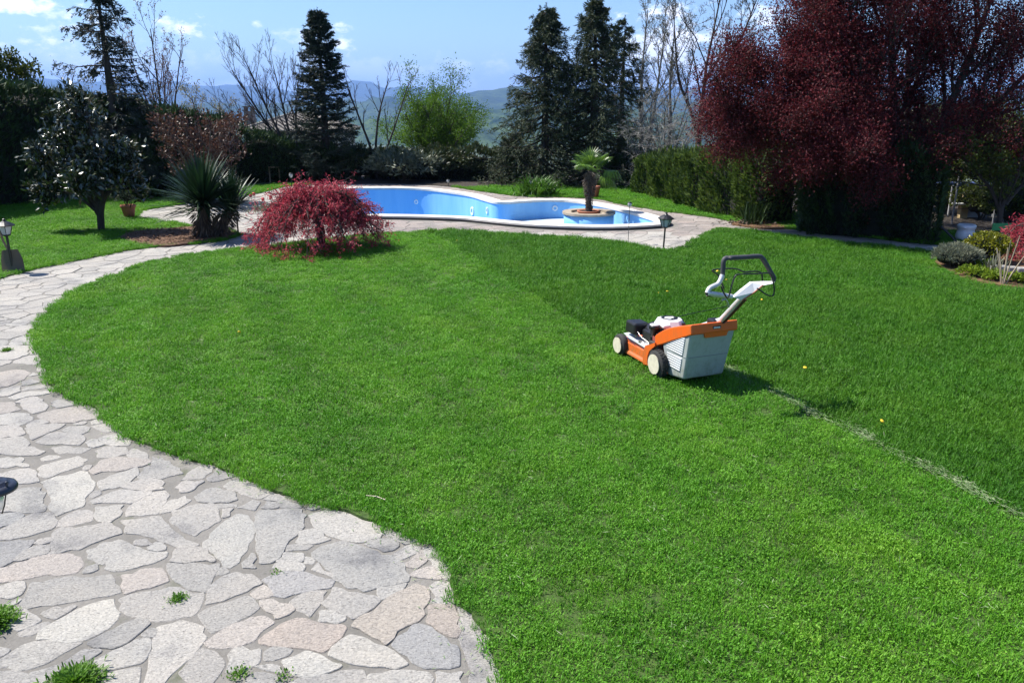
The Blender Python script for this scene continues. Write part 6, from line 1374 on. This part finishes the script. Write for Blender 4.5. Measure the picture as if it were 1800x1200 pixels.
def scatter(name, label, P, rot, scl, tint, idx, tufts):
    me = bpy.data.meshes.new(name); me.vertices.add(len(P)); me.vertices.foreach_set('co', np.asarray(P, np.float32).ravel())
    for nm, ty, arr in (('rot', 'FLOAT_VECTOR', rot), ('scl', 'FLOAT_VECTOR', scl), ('tint', 'FLOAT', tint), ('pick', 'INT', idx)):
        at_ = me.attributes.new(nm, ty, 'POINT'); at_.data.foreach_set('vector' if ty == 'FLOAT_VECTOR' else 'value', np.asarray(arr, np.int32 if ty == 'INT' else np.float32).ravel())
    o = link(name, me); tag(o, label, 'grass', None, 'stuff')
    nt = bpy.data.node_groups.new(name + '_nodes', 'GeometryNodeTree'); nt.interface.new_socket('Geometry', in_out='INPUT', socket_type='NodeSocketGeometry'); nt.interface.new_socket('Geometry', in_out='OUTPUT', socket_type='NodeSocketGeometry')
    N, L = nt.nodes, nt.links; gi = N.new('NodeGroupInput'); go = N.new('NodeGroupOutput'); ip = N.new('GeometryNodeInstanceOnPoints'); jn = N.new('GeometryNodeJoinGeometry')
    for tf in reversed(tufts):
        oi = N.new('GeometryNodeObjectInfo'); oi.inputs['Object'].default_value = tf; oi.inputs['As Instance'].default_value = True; L.new(oi.outputs['Geometry'], jn.inputs[0])
    def na(nm, ty):
        a = N.new('GeometryNodeInputNamedAttribute'); a.data_type = ty; a.inputs['Name'].default_value = nm; return a.outputs['Attribute']
    mp = N.new('GeometryNodeMeshToPoints'); L.new(gi.outputs[0], mp.inputs[0]); L.new(mp.outputs[0], ip.inputs['Points']); L.new(jn.outputs[0], ip.inputs['Instance']); ip.inputs['Pick Instance'].default_value = True
    L.new(na('pick', 'INT'), ip.inputs['Instance Index']); L.new(na('rot', 'FLOAT_VECTOR'), ip.inputs['Rotation']); L.new(na('scl', 'FLOAT_VECTOR'), ip.inputs['Scale']); L.new(ip.outputs[0], go.inputs[0])
    md = o.modifiers.new('grass', 'NODES'); md.node_group = nt; return o
def grass():
    r = R(77)
    mown = [tuft('mown_tuft', 200 + i, 125, .018, .042, .0038, .075, .8, 26 if i < 2 else 6, MT['grass']) for i in range(4)]
    long = [tuft('long_tuft', 210 + i, 100, .040, .074, .0042, .080, .9, 14, MT['tall']) for i in range(4)]
    pts = []
    # density falls with distance; far tufts are larger
    for (y0, y1, cell, sc) in ((1.6, 5.2, .072, 1.0), (5.2, 9.0, .092, 1.15), (9.0, 13.5, .115, 1.4), (13.5, 22.6, .15, 1.7)):
        ny = int((y1 - y0) / cell); X = np.arange(-13, 15.8, cell); yy, xx = np.meshgrid(y0 + np.arange(ny) * cell, X, indexing='ij'); p = np.stack([xx.ravel(), yy.ravel()], 1) + r.uniform(-.5, .5, (xx.size, 2)) * cell
        px = 900 + F * p[:, 0] / (p[:, 1] * CP + H * SP); p = p[(px > -600) & (px < 2900)]; pts.append((p, sc))
    P = np.concatenate([a for a, _ in pts]); SC = np.concatenate([np.full(len(a), s) for a, s in pts])
    i1, i2, i3 = inside(P, L1), inside(P, L2), inside(P, L3); ok = i1 | i2 | i3
    for b in (mulch_poly, right_bed, back_bed): ok &= ~inside(P, b)
    ok &= ~(inside(P, [at(*q) for q in ((1284, 395), (1310, 389), (1350, 394), (1385, 402), (1350, 404), (1310, 400))]))
    P, SC, i1 = P[ok], SC[ok], i1[ok]
    # ragged fringe along the turf edge
    E = np.array([p for p in border if True]); E = np.concatenate([E, np.array(L2[:-3]), np.array(L3)]); dd = np.linalg.norm(np.diff(E, axis=0), axis=1); fr = []
    for k in range(len(E) - 1):
        if dd[k] > .8: continue
        m = max(1, int(dd[k] / .035)); f = r.random(m)[:, None]; fr.append(E[k] * (1 - f) + E[k + 1] * f)
    fr = np.concatenate(fr); pxf = 900 + F * fr[:, 0] / (fr[:, 1] * CP + H * SP); fr = fr[(pxf > -100) & (pxf < 1900)]; fr = fr[r.random(len(fr)) < .55 + .45 * np.sin(fr[:, 0] * 13 + fr[:, 1] * 9)]; fr = fr + r.normal(0, .022, fr.shape)
    for b in (right_bed, back_bed): fr = fr[~inside(fr, b)]
    nfr = len(fr); P = np.concatenate([P, fr]); SC = np.concatenate([SC, np.clip(.55 + fr[:, 1] * .03, .5, 1.1)]); i1 = np.concatenate([i1, np.zeros(nfr, bool)]); isf = np.concatenate([np.zeros(len(P) - nfr, bool), np.ones(nfr, bool)])
    nn = P[:, 0] * .929 + P[:, 1] * .37; uu = -P[:, 0] * .37 + P[:, 1] * .929; thr = np.where(uu < 5.15, 3.95, 3.47 + np.maximum(0, uu - 6) * .034) + .02 * np.sin(uu * 9)
    tall = i1 & (nn > thr)
    n = len(P)
    ns = sum(np.sin(P[:, 0] * a + P[:, 1] * b + c) for a, b, c in ((2.1, 1.3, .4), (-1.2, 2.9, 1.7), (4.7, -2.2, .2), (3.1, 5.3, 2.2))) / 4
    stripe = np.sign(np.sin((nn + .05 * np.sin(uu)) * math.pi / .45)) * .085
    tint = np.clip(.47 + .17 * ns + np.where(i1 & ~tall, stripe, 0) + r.normal(0, .14, n) - np.where(isf, .12, 0), 0, 1)
    rot = np.stack([r.normal(0, .10, n), r.normal(0, .10, n), r.random(n) * 6.283], 1)
    lay = np.where(i1 & ~tall, np.sign(stripe) * .16, 0); rot[:, 0] += lay * 0
    bald = np.zeros(n)
    for a, b, wx, wy in ((1060, 1058, .20, .05), (1180, 1072, .05, .03), (1290, 1073, .06, .03), (1000, 1105, .08, .04), (970, 1070, .05, .03), (985, 782, .10, .05), (850, 860, .09, .05), (600, 985, .05, .03), (800, 900, .06, .03), (1370, 905, .07, .04), (1115, 1190, .14, .05)):
        q = at(a, b); bald = np.maximum(bald, np.exp(-((P[:, 0] - q[0]) / wx) ** 2 - ((P[:, 1] - q[1]) / wy) ** 2))
    hs_ = SC * r.uniform(.8, 1.2, n) * (1 - .45 * bald) * np.where(isf, .8, 1); hz = np.where(SC > 1.3, SC * .78, SC) * r.uniform(.75, 1.25, n) * (1 + .18 * ns) * (1 - .72 * bald)
    fb = np.array([at(*q) for q in ((1240, 415), (1262, 404), (1290, 402), (1330, 405), (1400, 414), (1500, 425), (1600, 435), (1652, 441), (1641, 465), (1680, 487), (1740, 504), (1800, 510))]); fbd = np.full(n, 9.)
    for a, b in zip(fb[:-1], fb[1:]):
        tt = np.clip(((P - a) @ (b - a)) / ((b - a) @ (b - a)), 0, 1)[:, None]; fbd = np.minimum(fbd, np.linalg.norm(P - a - tt * (b - a), axis=1))
    hz *= np.where(tall, .38 + .62 * np.clip((fbd - .1) / .5, 0, 1), 1)
    scl = np.stack([hs_, hs_, hz], 1); Z = np.full(n, ZL); pos = np.stack([P[:, 0], P[:, 1], Z], 1); pk = r.integers(0, 4, n)
    near_m = np.hypot((P[:, 0] - MROOT.x) * .929 + (P[:, 1] - MROOT.y) * .37, 0) < .16
    s = ~tall; scatter('mown_grass', 'short bright green mown turf', pos[s], rot[s], scl[s], tint[s], pk[s], mown)
    # flatten the long grass under the mower wheels is not needed: the mower stands on the mown strip
    s = tall; scatter('long_grass', 'longer uncut darker green grass right of the mower', pos[s], rot[s], scl[s], tint[s], pk[s], long)
    # pale clippings and crushed blades along the fresh cut edge
    m = 4200; u = 1.2 + 4.1 * r.random(m); k = .35 + .65 * (np.sin(u * 7) * np.sin(u * 2.3 + 1) > -.2); off = r.normal(0, .032, m); keep = r.random(m) < k; u, off = u[keep], off[keep]; m = len(u); nq = 3.93 + .02 * np.sin(u * 9) + off
    p = np.stack([nq * .929 - u * .37, nq * .37 + u * .929, ZL + .012 + .03 * r.random(m)], 1); along_ = np.array([-.37, .929, 0.]); d = unit(along_ * np.where(r.random(m) < .5, 1, -1)[:, None] + r.normal(0, .45, (m, 3)) * np.array([1, 1, .35])); g = G(); g.leaves(p, d, unit(np.array([0, 0, 1.]) + rsph(r, m) * .5), r.uniform(.025, .06, m), .0030, .1, 0)
    m = 1500; q = np.stack([r.uniform(-4.5, 2.5, m), r.uniform(2.6, 12, m)], 1); q = q[inside(q, L1) & (q[:, 0] * .929 + q[:, 1] * .37 < 3.4)]; m = len(q); g.leaves(np.stack([q[:, 0], q[:, 1], ZL + .03 + .02 * r.random(m)], 1), unit(rsph(r, m) * np.array([1, 1, .25])), unit(np.array([0, 0, 1.]) + rsph(r, m) * .4), r.uniform(.02, .05, m), .0035, .1, 0)
    for k in range(1, 12):                                   # faint trails left by earlier passes
        m = 260; u = r.uniform(1.5, 11.5, m); nq = 3.46 - .45 * k + r.normal(0, .02, m); w = np.sin(u * 3.1 + k * 2) + np.sin(u * 7.3 + k) > .5; u, nq = u[w], nq[w]; m = len(u)
        p = np.stack([nq * .929 - u * .37, nq * .37 + u * .929, ZL + .03 + .02 * r.random(m)], 1); ins = inside(p[:, :2], L1); p = p[ins]; m = len(p)
        if m: g.leaves(p, unit(along_ + r.normal(0, .6, (m, 3)) * np.array([1, 1, .3])), unit(np.array([0, 0, 1.]) + rsph(r, m) * .4), r.uniform(.02, .05, m), .0032, .1, 0)
    k = r.integers(0, len(border), 900); bp = np.array(border)[k] + r.normal(0, .10, (900, 2)); bp = bp[~inside(bp, L1) & (bp[:, 1] < 9)]; m = len(bp)
    g.leaves(np.stack([bp[:, 0], bp[:, 1], np.full(m, .010)], 1), unit(rsph(r, m) * np.array([1, 1, .05])), unit(np.array([0, 0, 1.]) + rsph(r, m) * .2), r.uniform(.015, .04, m), .004, .05, 0)
    o = g.obj('grass_clippings', foliage('clipping_leaf', [(.12, .22, .07), (.21, .29, .13), (.36, .40, .24)], .5, .2, clump=3)); tag(o, 'pale flattened clippings along the fresh mowing line', 'grass clippings', None, 'stuff')
    print('grass tufts', n, 'tall', int(tall.sum()))
grass()

# ---------------------------------------------------------------- haze
def haze():
    g = G(); g.add([(x, y, z) for z in (-180, 420) for x, y in ((-14500, -14000), (14500, -14000), (14500, 14500), (-14500, 14500))], [(0, 3, 2, 1), (4, 5, 6, 7), (0, 1, 5, 4), (1, 2, 6, 5), (2, 3, 7, 6), (3, 0, 4, 7)])
    m = bpy.data.materials.new('haze'); m.use_nodes = True; N = m.node_tree.nodes; N.clear(); o = N.new('ShaderNodeOutputMaterial'); v = N.new('ShaderNodeVolumePrincipled'); v.inputs['Color'].default_value = (.30, .50, 1.0, 1); v.inputs['Density'].default_value = .000122; v.inputs['Anisotropy'].default_value = .1
    m.node_tree.links.new(v.outputs[0], o.inputs['Volume']); tag(g.obj('haze', m), kind='stuff')
haze()
